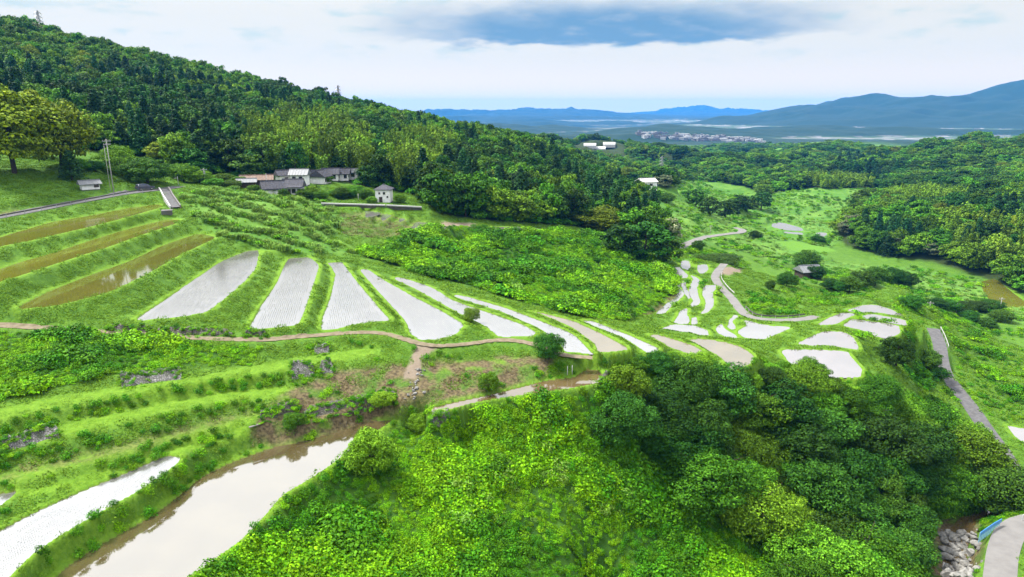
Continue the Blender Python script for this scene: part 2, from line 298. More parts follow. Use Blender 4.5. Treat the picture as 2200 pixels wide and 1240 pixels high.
for nm, ln in LANES.items():
    ln['w3'] = chaikin([P(*q) for q in ln['pts']], 2, False)
    S, d = lane_fix(ln['w3'], ln['w'] + 0.15, 3 if nm != 'dirt_path' else 1)
    lane_mask[S] |= d < ln['w'] + 0.25
for pts, w in BENCHES:
    w3 = chaikin([P(*q) for q in pts], 1, False)
    S, d = lane_fix(w3, w, 1)
    mown[S] = np.maximum(mown[S], np.clip(1.5 - d / w, 0, 1) * .9)
for q in SOFT_D: disc(*P(*q))
for q in SOFT_R: disc(*PR(*q))
for px, r, D in SOFT_DD:
    x, y, z = ray(px, 300); t = r / math.hypot(x, y); put(t * x, t * y, CAM_Z - D)
for pts, r in RANGES:
    w3 = [PR(px, py, r) for px, py in pts]
    for a, b in zip(w3[:-1], w3[1:]):
        n = int(max(abs(idx(*a[:2])[1] - idx(*b[:2])[1]), 1)) * 2
        for k in range(n + 1):
            t = k / n; put(*[a[c] + (b[c] - a[c]) * t for c in range(3)])
# lines between neighbouring crest points of the home hill so its skyline is one ridge
_rl = SOFT_R[:18]
for a, b in zip(_rl[:-1], _rl[1:]):
    for k in range(41):
        t = k / 40; put(*PR(*[a[c] + (b[c] - a[c]) * t for c in range(3)]))
fixed[-1] = True; val[-1] = CAM_Z - 112
fixed[0] = True
near0 = np.interp(az_, [A0, R(-40), R(-15), 0, R(20), R(41), A1], [CAM_Z - q for q in (43, 42, 42, 46, 53, 58, 58)])
val[0] = near0

def solve():
    levels = [(fixed.astype(float), np.where(fixed, val, 0.0))]
    while min(levels[-1][0].shape) > 12:
        w, v = levels[-1]
        h, k = w.shape; h2, k2 = (h + 1) // 2, (k + 1) // 2
        wp = np.zeros((h2 * 2, k2 * 2)); vp = wp.copy(); wp[:h, :k] = w; vp[:h, :k] = v * w
        W = wp.reshape(h2, 2, k2, 2).sum((1, 3)); V = vp.reshape(h2, 2, k2, 2).sum((1, 3))
        levels.append(((W > 0).astype(float), np.where(W > 0, V / np.maximum(W, 1e-9), 0)))
    z = None
    wa, wr = 1 / dA ** 2, 1 / dR ** 2
    for li in range(len(levels) - 1, -1, -1):
        w, v = levels[li]; f = w > 0
        if z is None: z = np.where(f, v, v[f].mean())
        else:
            h, k = w.shape
            zi = np.repeat(np.repeat(z, 2, 0), 2, 1)[:h, :k]
            z = np.where(f, v, zi)
        ii, jj = np.indices(w.shape); red = ((ii + jj) % 2 == 0) & ~f; blk = ((ii + jj) % 2 == 1) & ~f
        for it in range(240 if li > 1 else 90):
            for m in (red, blk):
                p = np.pad(z, 1, mode='edge')
                s = (wa * (p[1:-1, :-2] + p[1:-1, 2:]) + wr * (p[:-2, 1:-1] + p[2:, 1:-1])) / (2 * (wa + wr))
                z = np.where(m, z + 1.5 * (s - z), z)
    return z
HZ = solve()
def relax(z, free, n):                   # rounds off banks and spot heights, leaves water beds, bunds and lanes alone
    for _ in range(n):
        p = np.pad(z, 1, mode='edge')
        z = np.where(free, .25 * z + .75 * (p[1:-1, :-2] + p[1:-1, 2:] + p[:-2, 1:-1] + p[2:, 1:-1]) / 4, z)
    return z
HZ = relax(HZ, prio == 0, 5); HZ = relax(HZ, prio < 2, 3); HZ = relax(HZ, (prio < 4), 1)
def vnoise(x, y, seed):
    xi, yi = np.floor(x).astype(np.int64), np.floor(y).astype(np.int64)
    fx, fy = x - xi, y - yi; fx = fx * fx * (3 - 2 * fx); fy = fy * fy * (3 - 2 * fy)
    def h(a, b):
        n = (a * 374761393 + b * 668265263 + seed * 1274126177) & 0xffffffff
        n = ((n ^ (n >> 13)) * 1274126177) & 0xffffffff
        return ((n ^ (n >> 16)) & 0xffff) / 65535.0
    return (h(xi, yi) * (1 - fx) + h(xi + 1, yi) * fx) * (1 - fy) + (h(xi, yi + 1) * (1 - fx) + h(xi + 1, yi + 1) * fx) * fy
def fbm(x, y, wl, seed, oct=4):
    s = 0; a = 1; t = 0
    for k in range(oct):
        s = s + a * (vnoise(x / wl + 17.3 * k, y / wl - 9.1 * k, seed + k) - .5); t += a; a *= .5; wl /= 2.03
    return s / t * 2
# relief of its own: small humps near, gullies on the hills, ridges on the far mountains
hard = (prio >= 1) & (RR < 2200)
soft = 1 - hard.astype(float)
for _ in range(6):
    p = np.pad(soft, 1, mode='edge')
    soft = np.minimum(soft, (p[1:-1, :-2] + p[1:-1, 2:] + p[:-2, 1:-1] + p[2:, 1:-1]) / 4 + .02)
soft = np.clip(soft, 0, 1)
BUSH_ = None
amp_near = np.clip((RR - 40) / 60, .4, 1) * np.clip((300 - RR) / 60, 0, 1)
HZ += soft * amp_near * (fbm(GX, GY, 5.0, 3) * .55 + fbm(GX, GY, 1.7, 9, 2) * .16)
HZ += np.clip((RR - 260) / 120, 0, 1) * np.clip((2000 - RR) / 400, 0, 1) * soft * fbm(GX, GY, 150, 21, 5) * np.clip(RR / 60, 0, 11) * np.where(AA > R(-10), 1 + np.clip((RR - 480) / 200, 0, 1.9), 1)
ridge = 1 - np.abs(fbm(GX, GY, 700, 31, 5)) * 2
HZ += np.clip((HZ - (CAM_Z - 108)) / 60, 0, 1.5) * np.clip((RR - 3200) / 800, 0, 1) * (ridge - .75) * 42 * np.clip((RR/5600), .6, 2)
plain = np.clip((RR - 1700) / 500, 0, 1) * np.clip((8800 - RR) / 1500, 0, 1)
low = np.clip(fbm(GX * .55, GY, 420, 41, 4) - .02, 0, 1)
HZ += plain * low * 75
def height(x, y):
    r = np.maximum(np.hypot(x, y), 26.01); i = (np.log(r) - LR0) / dR; j = (np.arctan2(x, y) - A0) / dA
    i = np.clip(i, 0, NR - 1.001); j = np.clip(j, 0, NA - 1.001)
    a, b = i.astype(int), j.astype(int); fi, fj = i - a, j - b
    return (HZ[a, b] * (1 - fj) + HZ[a, b + 1] * fj) * (1 - fi) + (HZ[a + 1, b] * (1 - fj) + HZ[a + 1, b + 1] * fj) * fi
def H1(x, y): return float(height(np.array([x], float), np.array([y], float))[0])
RG = np.exp(np.linspace(LR0, math.log(4200), 2600))
def ground(px, py):                     # first ground met along a sight line
    x, y, z = ray(px, py); h = math.hypot(x, y)
    X, Y = RG * x / h, RG * y / h
    below = height(X, Y) >= CAM_Z + RG * z / h
    k = int(np.argmax(below)) if below.any() else len(RG) - 1
    return Vector((X[k], Y[k], height(X[k:k + 1], Y[k:k + 1])[0]))
def gpt(px, r, py=500):                 # the ground at a given distance in the direction of a photo column
    x, y, z = ray(px, py); h = math.hypot(x, y); X, Y = r * x / h, r * y / h
    return Vector((X, Y, H1(X, Y)))

# ------------------------------------------------------------------ ground cover classes, surveyed as outlines on the photo
GPX, GPY = proj(GX, GY, HZ)
def region(pts, r0=0, r1=99999): return inside(pts, GPX, GPY) & (RR >= r0) & (RR < r1)
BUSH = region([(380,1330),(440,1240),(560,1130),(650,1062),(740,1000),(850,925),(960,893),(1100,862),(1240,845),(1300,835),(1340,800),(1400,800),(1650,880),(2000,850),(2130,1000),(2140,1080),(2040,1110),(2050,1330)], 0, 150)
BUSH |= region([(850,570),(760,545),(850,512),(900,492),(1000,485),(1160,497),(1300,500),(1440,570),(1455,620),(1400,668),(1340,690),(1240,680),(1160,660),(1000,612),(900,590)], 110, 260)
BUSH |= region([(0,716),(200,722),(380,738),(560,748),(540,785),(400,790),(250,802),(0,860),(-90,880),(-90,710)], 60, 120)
BUSHR = region([(1900,640),(1990,640),(2060,690),(2260,800),(2260,960),(2190,960),(2130,900),(2060,820),(2040,700),(2000,690),(1960,700)], 120, 300) | region([(1960,720),(2010,700),(2010,840),(1940,820)], 120, 200)
TALL = region([(390,420),(480,405),(600,425),(700,435),(740,470),(700,520),(760,545),(640,545),(560,535),(480,515),(430,480)], 120, 240)
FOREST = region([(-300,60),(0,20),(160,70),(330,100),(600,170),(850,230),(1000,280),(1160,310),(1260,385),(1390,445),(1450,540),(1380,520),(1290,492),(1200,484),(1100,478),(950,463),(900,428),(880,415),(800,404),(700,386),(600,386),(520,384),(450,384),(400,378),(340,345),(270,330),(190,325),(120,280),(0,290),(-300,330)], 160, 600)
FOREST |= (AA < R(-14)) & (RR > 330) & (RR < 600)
FIELDS = region([(1480,380),(1530,390),(1600,400),(1640,420),(1720,405),(1880,405),(1990,445),(1850,470),(1800,520),(1770,560),(1860,570),(1960,575),(2110,600),(2220,655),(2220,700),(1500,520),(1440,560),(1380,470),(1420,415)], 240, 760) | region([(1600,330),(1720,318),(1720,335),(1590,348)], 1300, 1800)
FIELDS |= region([(1350,405),(1500,415),(1500,560),(1380,560)], 225, 520)
FAR_FOREST = (RR > 560) & (RR < 1900) & ~FIELDS & (AA > R(-14)) & ((RR < 1180) | (fbm(GX, GY, 260, 88, 3) > .06))
FAR_FOREST |= region([(1800,505),(1850,430),(1960,420),(2300,380),(2300,650),(2200,630),(2100,592),(2000,562),(1900,550),(1815,525)], 300, 600)
FAR_FOREST |= region([(1400,385),(1440,372),(1480,380),(1485,402),(1440,406),(1410,398)], 380, 560)
FAR_FOREST &= ~FOREST
DRY = region([(600,850),(700,800),(860,780),(960,775),(1100,760),(1190,770),(1180,800),(1100,830),(960,860),(880,880),(760,930),(600,960),(530,950),(560,890)], 60, 125).astype(float)
DRY = np.maximum(DRY, region([(0,1010),(100,985),(330,930),(520,880),(560,890),(330,955),(0,1040)], 55, 90) * .55)
DRY = np.maximum(DRY, region([(0,455),(120,432),(230,405),(300,400),(300,412),(200,425),(0,470)], 120, 180) * .8)
DRY = np.maximum(DRY, region([(700,455),(790,455),(910,480),(860,515),(740,505)], 160, 230) * .6)
DRY = np.maximum(DRY, region(Z6([(400,580),(500,550),(600,470),(655,450),(640,500),(540,580),(490,612),(400,618)]), 120, 200) * 1.0)
SAND = region(Z6([(935,300),(1000,292),(1090,310),(1080,330),(990,352),(930,345)]), 150, 240) | region([(940,476),(1025,480),(1020,490),(960,488)], 170, 250)
CREEK = region([(2005,1112),(2060,1108),(2108,1118),(2112,1160),(2128,1250),(2128,1340),(2010,1340),(1990,1250),(2000,1180)], 40, 120) & (HZ < CAM_Z - 57.6)
DRY = np.maximum(DRY, CREEK * 1.0)
SAND |= region([(895,740),(945,742),(905,775),(905,800),(890,815),(865,815),(870,800)], 80, 110)
RICE = region([(1660,520),(1735,515),(1800,540),(1720,545)], 250, 400) | region(ZT([(1080,640),(1210,625),(1400,640),(1450,670),(1280,690)]), 180, 240) | region([(1830,580),(1900,565),(1960,590),(1860,600)], 200, 330)
for m in (FOREST, FAR_FOREST, BUSH, BUSHR, TALL): m &= (wet < .5) & ~lane_mask & ~CREEK
FOREST &= ~(SAND)

# ------------------------------------------------------------------ node helpers and materials
def new_mat(name):
    m = bpy.data.materials.new(name); m.use_nodes = True
    nt = m.node_tree; return m, nt, nt.nodes['Principled BSDF']
def nd(nt, t, **kw):
    n = nt.nodes.new(t)
    for k, v in kw.items(): setattr(n, k, v)
    return n
def mixc(nt, fac, a, b, mode='MIX'):
    n = nd(nt, 'ShaderNodeMix', data_type='RGBA', blend_type=mode)
    for s, v in ((n.inputs[0], fac), (n.inputs[6], a), (n.inputs[7], b)):
        if isinstance(v, tuple): s.default_value = (*v, 1)
        elif isinstance(v, (int, float)): s.default_value = v
        else: nt.links.new(v, s)
    return n.outputs[2]
def ramp(nt, v, a, b, lo=0.0, hi=1.0):
    n = nd(nt, 'ShaderNodeMapRange', interpolation_type='SMOOTHSTEP'); nt.links.new(v, n.inputs[0])
    for i, q in enumerate((a, b, lo, hi)): n.inputs[i + 1].default_value = q
    return n.outputs[0]
def noi(nt, scale, det=4, vec=None, rough=.55, w=0):
    n = nd(nt, 'ShaderNodeTexNoise'); n.inputs['Scale'].default_value = scale; n.inputs['Detail'].default_value = det; n.inputs['Roughness'].default_value = rough
    if vec is None:
        g = nd(nt, 'ShaderNodeNewGeometry'); vec = g.outputs['Position']
    if w:
        a = nd(nt, 'ShaderNodeVectorMath', operation='ADD'); nt.links.new(vec, a.inputs[0]); a.inputs[1].default_value = (w, w * 1.7, w * .3); vec = a.outputs[0]
    nt.links.new(vec, n.inputs['Vector']); return n.outputs[0]
def bump(nt, bsdf, h, strength, dist):
    b = nd(nt, 'ShaderNodeBump'); b.inputs['Strength'].default_value = strength; b.inputs['Distance'].default_value = dist
    nt.links.new(h, b.inputs['Height']); nt.links.new(b.outputs[0], bsdf.inputs['Normal'])
def simple(name, col, col2=None, scale=2.0, rough=.8, spec=.3, bmp=0, bd=.05):
    m, nt, b = new_mat(name); b.inputs['Roughness'].default_value = rough; b.inputs['Specular IOR Level'].default_value = spec
    if col2 is None: b.inputs['Base Color'].default_value = (*col, 1)
    else:
        n = noi(nt, scale, 6); nt.links.new(mixc(nt, ramp(nt, n, .3, .7), col, col2), b.inputs['Base Color'])
        if bmp: bump(nt, b, n, bmp, bd)
    return m
def leaf_mat(name, dark, light, trans=.14, rough=.6, hue=.016, spec=.05, val=(.58, 1.42)):
    m, nt, b = new_mat(name)
    g = nd(nt, 'ShaderNodeNewGeometry'); oi = nd(nt, 'ShaderNodeObjectInfo')
    c = mixc(nt, g.outputs['Random Per Island'], dark, light)
    tc = nd(nt, 'ShaderNodeTexCoord')
    c = mixc(nt, ramp(nt, noi(nt, 1.1, 2, tc.outputs['Object']), .35, .68), mixc(nt, 1.0, c, (.72, .78, .7), 'MULTIPLY'), c)
    hs = nd(nt, 'ShaderNodeHueSaturation'); nt.links.new(c, hs.inputs['Color'])
    nt.links.new(ramp(nt, oi.outputs['Random'], 0, 1, .5 - hue, .5 + hue), hs.inputs['Hue'])
    v = nd(nt, 'ShaderNodeMath', operation='MULTIPLY_ADD'); v.inputs[1].default_value = 7.31; v.inputs[2].default_value = .3
    nt.links.new(oi.outputs['Random'], v.inputs[0]); fr = nd(nt, 'ShaderNodeMath', operation='FRACT'); nt.links.new(v.outputs[0], fr.inputs[0])
    nt.links.new(ramp(nt, fr.outputs[0], 0, 1, *val), hs.inputs['Value'])
    nt.links.new(hs.outputs[0], b.inputs['Base Color']); b.inputs['Roughness'].default_value = rough; b.inputs['Specular IOR Level'].default_value = spec
    if trans:
        t = nd(nt, 'ShaderNodeBsdfTranslucent'); nt.links.new(hs.outputs[0], t.inputs[0])
        ms = nd(nt, 'ShaderNodeMixShader'); ms.inputs[0].default_value = trans
        nt.links.new(b.outputs[0], ms.inputs[1]); nt.links.new(t.outputs[0], ms.inputs[2])
        nt.links.new(ms.outputs[0], nt.nodes['Material Output'].inputs[0])
    return m
M = {}
M['leaf_dark'] = leaf_mat('leaf_dark', (0.0075, 0.0286, 0.0027), (0.0456, 0.1231, 0.0103), hue=.018)
M['leaf_mid'] = leaf_mat('leaf_mid', (.016, .058, .0022), (.104, .228, .0105), hue=.018)
M['leaf_light'] = leaf_mat('leaf_light', (0.0299, 0.0850, 0.0020), (0.1425, 0.2793, 0.0137))
M['leaf_olive'] = leaf_mat('leaf_olive', (0.0340, 0.0666, 0.0027), (0.1881, 0.2451, 0.0114), hue=.008)
M['leaf_cedar'] = leaf_mat('leaf_cedar', (0.0048, 0.0245, 0.0068), (0.0274, 0.0889, 0.0205), trans=.08)
M['leaf_bamboo'] = leaf_mat('leaf_bamboo', (0.0408, 0.0952, 0.0054), (0.2109, 0.3420, 0.0274), hue=.008)
M['leaf_bloom'] = leaf_mat('leaf_bloom', (0.0476, 0.0816, 0.0272), (0.2508, 0.2736, 0.1482), hue=.01)
M['leaf_kudzu'] = leaf_mat('leaf_kudzu', (0.0258, 0.0986, 0.0007), (0.1801, 0.3876, 0.0046), hue=.010, val=(.72, 1.28))
M['leaf_kudzu_dark'] = leaf_mat('leaf_kudzu_dark', (0.0122, 0.0598, 0.0014), (0.0775, 0.2337, 0.0057), hue=.010, val=(.7, 1.3))
M['leaf_pampas'] = leaf_mat('leaf_pampas', (.075, .165, .020), (.185, .300, .050), hue=.010, val=(.75, 1.25))
M['grass_blade'] = leaf_mat('grass_blade', (.056, .132, .006), (.124, .218, .016), hue=.006, spec=.04, val=(.9, 1.1))
M['grass_dry'] = leaf_mat('grass_dry', (0.0900, 0.0750, 0.0300), (0.1500, 0.1250, 0.0550), hue=.012, trans=.1)
M['seedling'] = leaf_mat('seedling', (.12, .15, .09), (.18, .21, .13), trans=0, hue=.012)
M['bark'] = simple('bark', (.022, .017, .012), (.045, .036, .027), 6, .9, .1, .5)
M['concrete'] = simple('concrete', (.098, .093, .090), (.122, .117, .113), .5, .9, .2, .2, .02)
M['asphalt'] = simple('asphalt', (.050, .049, .052), (.078, .076, .078), 1.4, .9, .2, .2, .01)
M['white_wall'] = simple('white_wall', (.62, .62, .61), (.50, .50, .49), 1.6, .85, .2)
M['white_paint'] = simple('white_paint', (.34, .34, .33), (.27, .27, .26), 3, .6, .3)
M['tile'] = simple('roof_tile', (.026, .026, .032), (.060, .060, .072), 3, .8, .15, .4)
M['tile_light'] = simple('roof_tile_light', (.085, .09, .10), (.13, .135, .14), 2, .5, .4, .3)
M['rust_roof'] = simple('rusty_roof', (.10, .062, .045), (.14, .105, .085), 2, .8, .2)
M['timber'] = simple('dark_timber', (.028, .02, .016), (.05, .038, .03), 4, .8, .2)
M['glass'] = simple('dark_glass', (.012, .014, .017), None, rough=.12, spec=.6)
M['steel'] = simple('galvanised_steel', (.17, .175, .18), (.24, .24, .245), 5, .45, .5)
M['dark_steel'] = simple('brown_steel', (.035, .032, .034), (.06, .055, .055), 5, .5, .4)
M['pole'] = simple('pole_concrete', (.22, .218, .205), (.29, .285, .27), 3, .85, .2)
M['blue_paint'] = simple('blue_paint', (.008, .11, .30), (.012, .15, .38), 4, .45, .4)
M['pale_blue'] = simple('pale_blue_paint', (.14, .28, .36), (.10, .24, .34), 4, .5, .4)
M['car_paint'] = simple('car_paint', (.030, .036, .055), None, rough=.25, spec=.6)
M['rubber'] = simple('rubber', (.012, .012, .012), None, rough=.9)
M['lamp_glass'] = simple('headlight_glass', (.3, .3, .3), None, rough=.15, spec=.6)
M['rock'] = simple('creek_rock', (.075, .072, .066), (.185, .18, .168), 1.6, .9, .2, .5, .1)

def stone_mat(name, a, b_, scale):
    m, nt, b = new_mat(name)
    g = nd(nt, 'ShaderNodeNewGeometry'); v = nd(nt, 'ShaderNodeTexVoronoi', feature='F1'); v.inputs['Scale'].default_value = scale
    nt.links.new(g.outputs['Position'], v.inputs['Vector'])
    e = nd(nt, 'ShaderNodeTexVoronoi', feature='DISTANCE_TO_EDGE'); e.inputs['Scale'].default_value = scale
    nt.links.new(g.outputs['Position'], e.inputs['Vector'])
    s = nd(nt, 'ShaderNodeSeparateColor'); nt.links.new(v.outputs['Color'], s.inputs[0])
    c = mixc(nt, s.outputs[0], a, b_); c = mixc(nt, ramp(nt, noi(nt, .8, 5), .5, .72), c, (.035, .05, .02))
    c = mixc(nt, ramp(nt, e.outputs[0], .02, .10, 1, 0), c, (.03, .028, .024))
    nt.links.new(c, b.inputs['Base Color']); b.inputs['Roughness'].default_value = .95
    bump(nt, b, ramp(nt, e.outputs[0], 0, .18), .8, .12)
    return m
M['stone'] = stone_mat('stone_wall', (.085, .083, .08), (.16, .157, .152), 4.2)
M['stone_dark'] = stone_mat('dark_stone_wall', (.032, .029, .024), (.085, .076, .064), 3.6)

def ground_mat():
    m, nt, b = new_mat('ground'); L = nt.links
    def attr(n):
        a = nd(nt, 'ShaderNodeAttribute', attribute_name=n); return a.outputs['Fac']
    fine, mid, big = noi(nt, 2.6, 6), noi(nt, .35, 5), noi(nt, .045, 4)
    tiny = noi(nt, 7.0, 3, None, .6, 11)
    g = mixc(nt, ramp(nt, fine, .3, .72), (.040, .098, .008), (.078, .154, .015))
    g = mixc(nt, ramp(nt, mid, .35, .7), mixc(nt, 1.0, g, (.72, .78, .8), 'MULTIPLY'), g)
    gm = mixc(nt, ramp(nt, fine, .3, .75), (.066, .140, .008), (.104, .186, .014))
    g = mixc(nt, attr('mown'), g, gm)
    g = mixc(nt, ramp(nt, tiny, .56, .75, 0, .55), g, (.030, .075, .006))
    dry = mixc(nt, ramp(nt, fine, .35, .65), (.042, .032, .018), (.105, .084, .044))
    d = nd(nt, 'ShaderNodeMath', operation='MULTIPLY'); L.new(attr('dry'), d.inputs[0]); L.new(ramp(nt, mid, .36, .56, .15, 1.0), d.inputs[1])
    g = mixc(nt, d.outputs[0], g, dry)
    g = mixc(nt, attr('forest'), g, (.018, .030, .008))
    g = mixc(nt, attr('scrub'), g, mixc(nt, ramp(nt, mid, .4, .65), (.014, .045, .004), (.034, .088, .008)))  # ground under the bushes painted dark so the leaf gaps read as shade
    g = mixc(nt, attr('field'), g, mixc(nt, ramp(nt, noi(nt, .06, 4, None, .6, 5), .35, .68), (.040, .108, .012), (.078, .155, .022)))
    g = mixc(nt, attr('rice'), g, (.066, .150, .014))
    g = mixc(nt, attr('sand'), g, mixc(nt, fine, (.105, .080, .055), (.17, .14, .11)))
    g = mixc(nt, attr('wet'), g, (.075, .052, .022))
    # the far plain: woods, fields and the pale specks of roofs
    v = nd(nt, 'ShaderNodeTexVoronoi'); v.inputs['Scale'].default_value = .022
    ge = nd(nt, 'ShaderNodeNewGeometry'); L.new(ge.outputs['Position'], v.inputs['Vector'])
    sc = nd(nt, 'ShaderNodeSeparateColor'); L.new(v.outputs['Color'], sc.inputs[0])
    town = mixc(nt, ramp(nt, sc.outputs[0], .55, .6), (.035, .06, .03), mixc(nt, sc.outputs[1], (.08, .08, .08), (.17, .165, .165)))
    woods = mixc(nt, mid, (.005, .016, .010), (.014, .032, .016))
    far = mixc(nt, attr('town'), woods, town)
    g = mixc(nt, attr('far'), g, far)
    L.new(g, b.inputs['Base Color']); b.inputs['Roughness'].default_value = .95; b.inputs['Specular IOR Level'].default_value = .1
    bump(nt, b, tiny, .55, .25)
    return m
M['ground'] = ground_mat()

def water_mat(name, dark, light, ior, rough=.06):
    m, nt, b = new_mat(name)
    n = noi(nt, .22, 5); c = mixc(nt, ramp(nt, n, .35, .7), dark, light)
    nt.links.new(c, b.inputs['Base Color']); b.inputs['Roughness'].default_value = rough
    b.inputs['IOR'].default_value = ior; b.inputs['Specular IOR Level'].default_value = .5
    bump(nt, b, noi(nt, 3.0, 3), .025, .05)
    return m
W = dict(glint=water_mat('glinting_paddy_water', (.056, .058, .010), (.068, .066, .013), 1.9, .03),
         brown=water_mat('olive_paddy_water', (.064, .068, .010), (.078, .078, .013), 1.38),
         pale=water_mat('paddy_water_pale', (.070, .068, .063), (.090, .087, .081), 3.1, .12),
         tan=water_mat('tan_paddy_water', (.085, .074, .050), (.105, .090, .060), 1.45, .15),
         lilac=water_mat('still_paddy_water', (.075, .066, .063), (.092, .08, .077), 2.4),
         mud=water_mat('muddy_paddy_water', (.046, .036, .015), (.058, .046, .020), 2.9),
         ditch=water_mat('ditch_water', (.062, .044, .018), (.080, .058, .028), 1.8))

# ------------------------------------------------------------------ mesh helpers
def mesh_np(name, V, faces, mats, mi=None):
    me = bpy.data.meshes.new(name); V = np.asarray(V, np.float32); faces = np.asarray(faces, np.int32)
    n, k = faces.shape
    me.vertices.add(len(V)); me.vertices.foreach_set('co', V.ravel())
    me.loops.add(n * k); me.loops.foreach_set('vertex_index', faces.ravel())
    me.polygons.add(n); me.polygons.foreach_set('loop_start', np.arange(0, n * k, k, dtype=np.int32))
    if mi is not None: me.polygons.foreach_set('material_index', np.asarray(mi, np.int32))
    me.update(calc_edges=True)
    for m in (mats if isinstance(mats, (list, tuple)) else [mats]): me.materials.append(m)
    return me
class MB:
    def __init__(s): s.v = []; s.f = []
    def add(s, vs, fs):
        o = len(s.v); s.v += [tuple(v) for v in vs]; s.f += [tuple(o + i for i in f) for f in fs]; return s
    def box(s, c, d, rz=0.0, tilt=None):
        h = [q / 2 for q in d]; vs = []
        m = Matrix.Rotation(rz, 3, 'Z')
        if tilt is not None: m = m @ Matrix.Rotation(tilt, 3, 'X')
        for x in (-1, 1):
            for y in (-1, 1):
                for z in (-1, 1): vs.append(Vector(c) + m @ Vector((x * h[0], y * h[1], z * h[2])))
        return s.add(vs, [(0, 1, 3, 2), (4, 6, 7, 5), (0, 4, 5, 1), (2, 3, 7, 6), (0, 2, 6, 4), (1, 5, 7, 3)])
    def tube(s, pts, rad, n=8, cap=True):
        pts = [Vector(p) for p in pts]; rings = []
        rad = rad if isinstance(rad, (list, tuple)) else [rad] * len(pts)
        for i, p in enumerate(pts):
            d = (pts[min(i + 1, len(pts) - 1)] - pts[max(i - 1, 0)]).normalized()
            a = d.orthogonal().normalized() if abs(d.z) < .99 else Vector((1, 0, 0)); a = (a - d * a.dot(d)).normalized(); b = d.cross(a)
            rings.append([p + (a * math.cos(t) + b * math.sin(t)) * rad[i] for t in [2 * math.pi * q / n for q in range(n)]])
        vs = [v for r in rings for v in r]; fs = []
        for i in range(len(pts) - 1):
            for q in range(n): fs.append((i * n + q, i * n + (q + 1) % n, (i + 1) * n + (q + 1) % n, (i + 1) * n + q))
        if cap: fs += [tuple(range(n - 1, -1, -1)), tuple((len(pts) - 1) * n + q for q in range(n))]
        return s.add(vs, fs)
    def build(s, name, mat, parent=None, smooth=False):
        me = bpy.data.meshes.new(name); me.from_pydata(s.v, [], s.f); me.materials.append(mat)
        if smooth: me.polygons.foreach_set('use_smooth', [True] * len(me.polygons))
        me.update()
        o = bpy.data.objects.new(name, me); COL.objects.link(o)
        if parent is not None: o.parent = parent
        return o
def tag(o, label=None, cat=None, group=None, kind=None):
    if label: o['label'] = label
    if cat: o['category'] = cat
    if group: o['group'] = group
    if kind: o['kind'] = kind
    return o
def empty(name, loc, rz=0.0, label=None, cat=None, group=None):
    o = bpy.data.objects.new(name, None); COL.objects.link(o); o.location = loc; o.rotation_euler = (0, 0, rz)
    o.empty_display_size = .5
    return tag(o, label, cat, group)

# ------------------------------------------------------------------ the ground sheet
def build_ground():
    V = np.stack([GX, GY, HZ], -1).reshape(-1, 3)
    i, j = np.meshgrid(np.arange(NR - 1), np.arange(NA - 1), indexing='ij'); a = (i * NA + j).ravel()
    Fq = np.stack([a, a + 1, a + NA + 1, a + NA], -1)[:, ::-1]
    me = mesh_np('ground', V, Fq, M['ground']); me.polygons.foreach_set('use_smooth', np.ones(len(Fq), bool))
    def blur(q, n=2):
        q = q.astype(float)
        for _ in range(n):
            p = np.pad(q, 1, mode='edge'); q = (p[1:-1, :-2] + p[1:-1, 2:] + p[:-2, 1:-1] + p[2:, 1:-1] + 2 * q) / 6
        return q
    townv = plain * (HZ < CAM_Z - 92) * np.clip(1 - low * 14, 0, 1) * np.clip(fbm(GX * .4, GY, 900, 51, 3) * 4 + .35, 0, 1)
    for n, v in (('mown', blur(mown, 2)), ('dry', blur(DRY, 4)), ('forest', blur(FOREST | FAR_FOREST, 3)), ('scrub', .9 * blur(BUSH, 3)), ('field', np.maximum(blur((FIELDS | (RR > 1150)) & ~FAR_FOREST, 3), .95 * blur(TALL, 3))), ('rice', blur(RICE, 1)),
                 ('sand', blur(SAND, 1)), ('wet', wet), ('far', np.clip((RR - 1900) / 200, 0, 1)), ('town', townv)):
        at = me.attributes.new(n, 'FLOAT', 'POINT'); at.data.foreach_set('value', v.astype(np.float32).ravel())
    o = bpy.data.objects.new('ground', me); COL.objects.link(o); tag(o, kind='structure')
build_ground()
def offset_poly(w, d):
    n = len(w); area = sum(w[k][0] * w[(k + 1) % n][1] - w[(k + 1) % n][0] * w[k][1] for k in range(n)); sg = 1 if area > 0 else -1
    out = []
    for k in range(n):
        a, b, c = w[k - 1], w[k], w[(k + 1) % n]
        t = Vector((c[0] - a[0], c[1] - a[1])); t = t.normalized() if t.length else Vector((1, 0))
        out.append((b[0] + sg * t.y * d, b[1] - sg * t.x * d))
    return out, sg
for pd in PADDIES:
    w, sg = offset_poly(pd['w'], .28 if math.hypot(*pd['w'][0][:2]) < 200 else .8)
    if sg < 0: w = w[::-1]
    me = bpy.data.meshes.new('paddy_water'); me.from_pydata([(x, y, pd['z']) for x, y in w], [], [tuple(range(len(w)))]); me.materials.append(W[pd['look']])
    o = bpy.data.objects.new('paddy_water', me); COL.objects.link(o); tag(o, pd['label'], kind='structure')
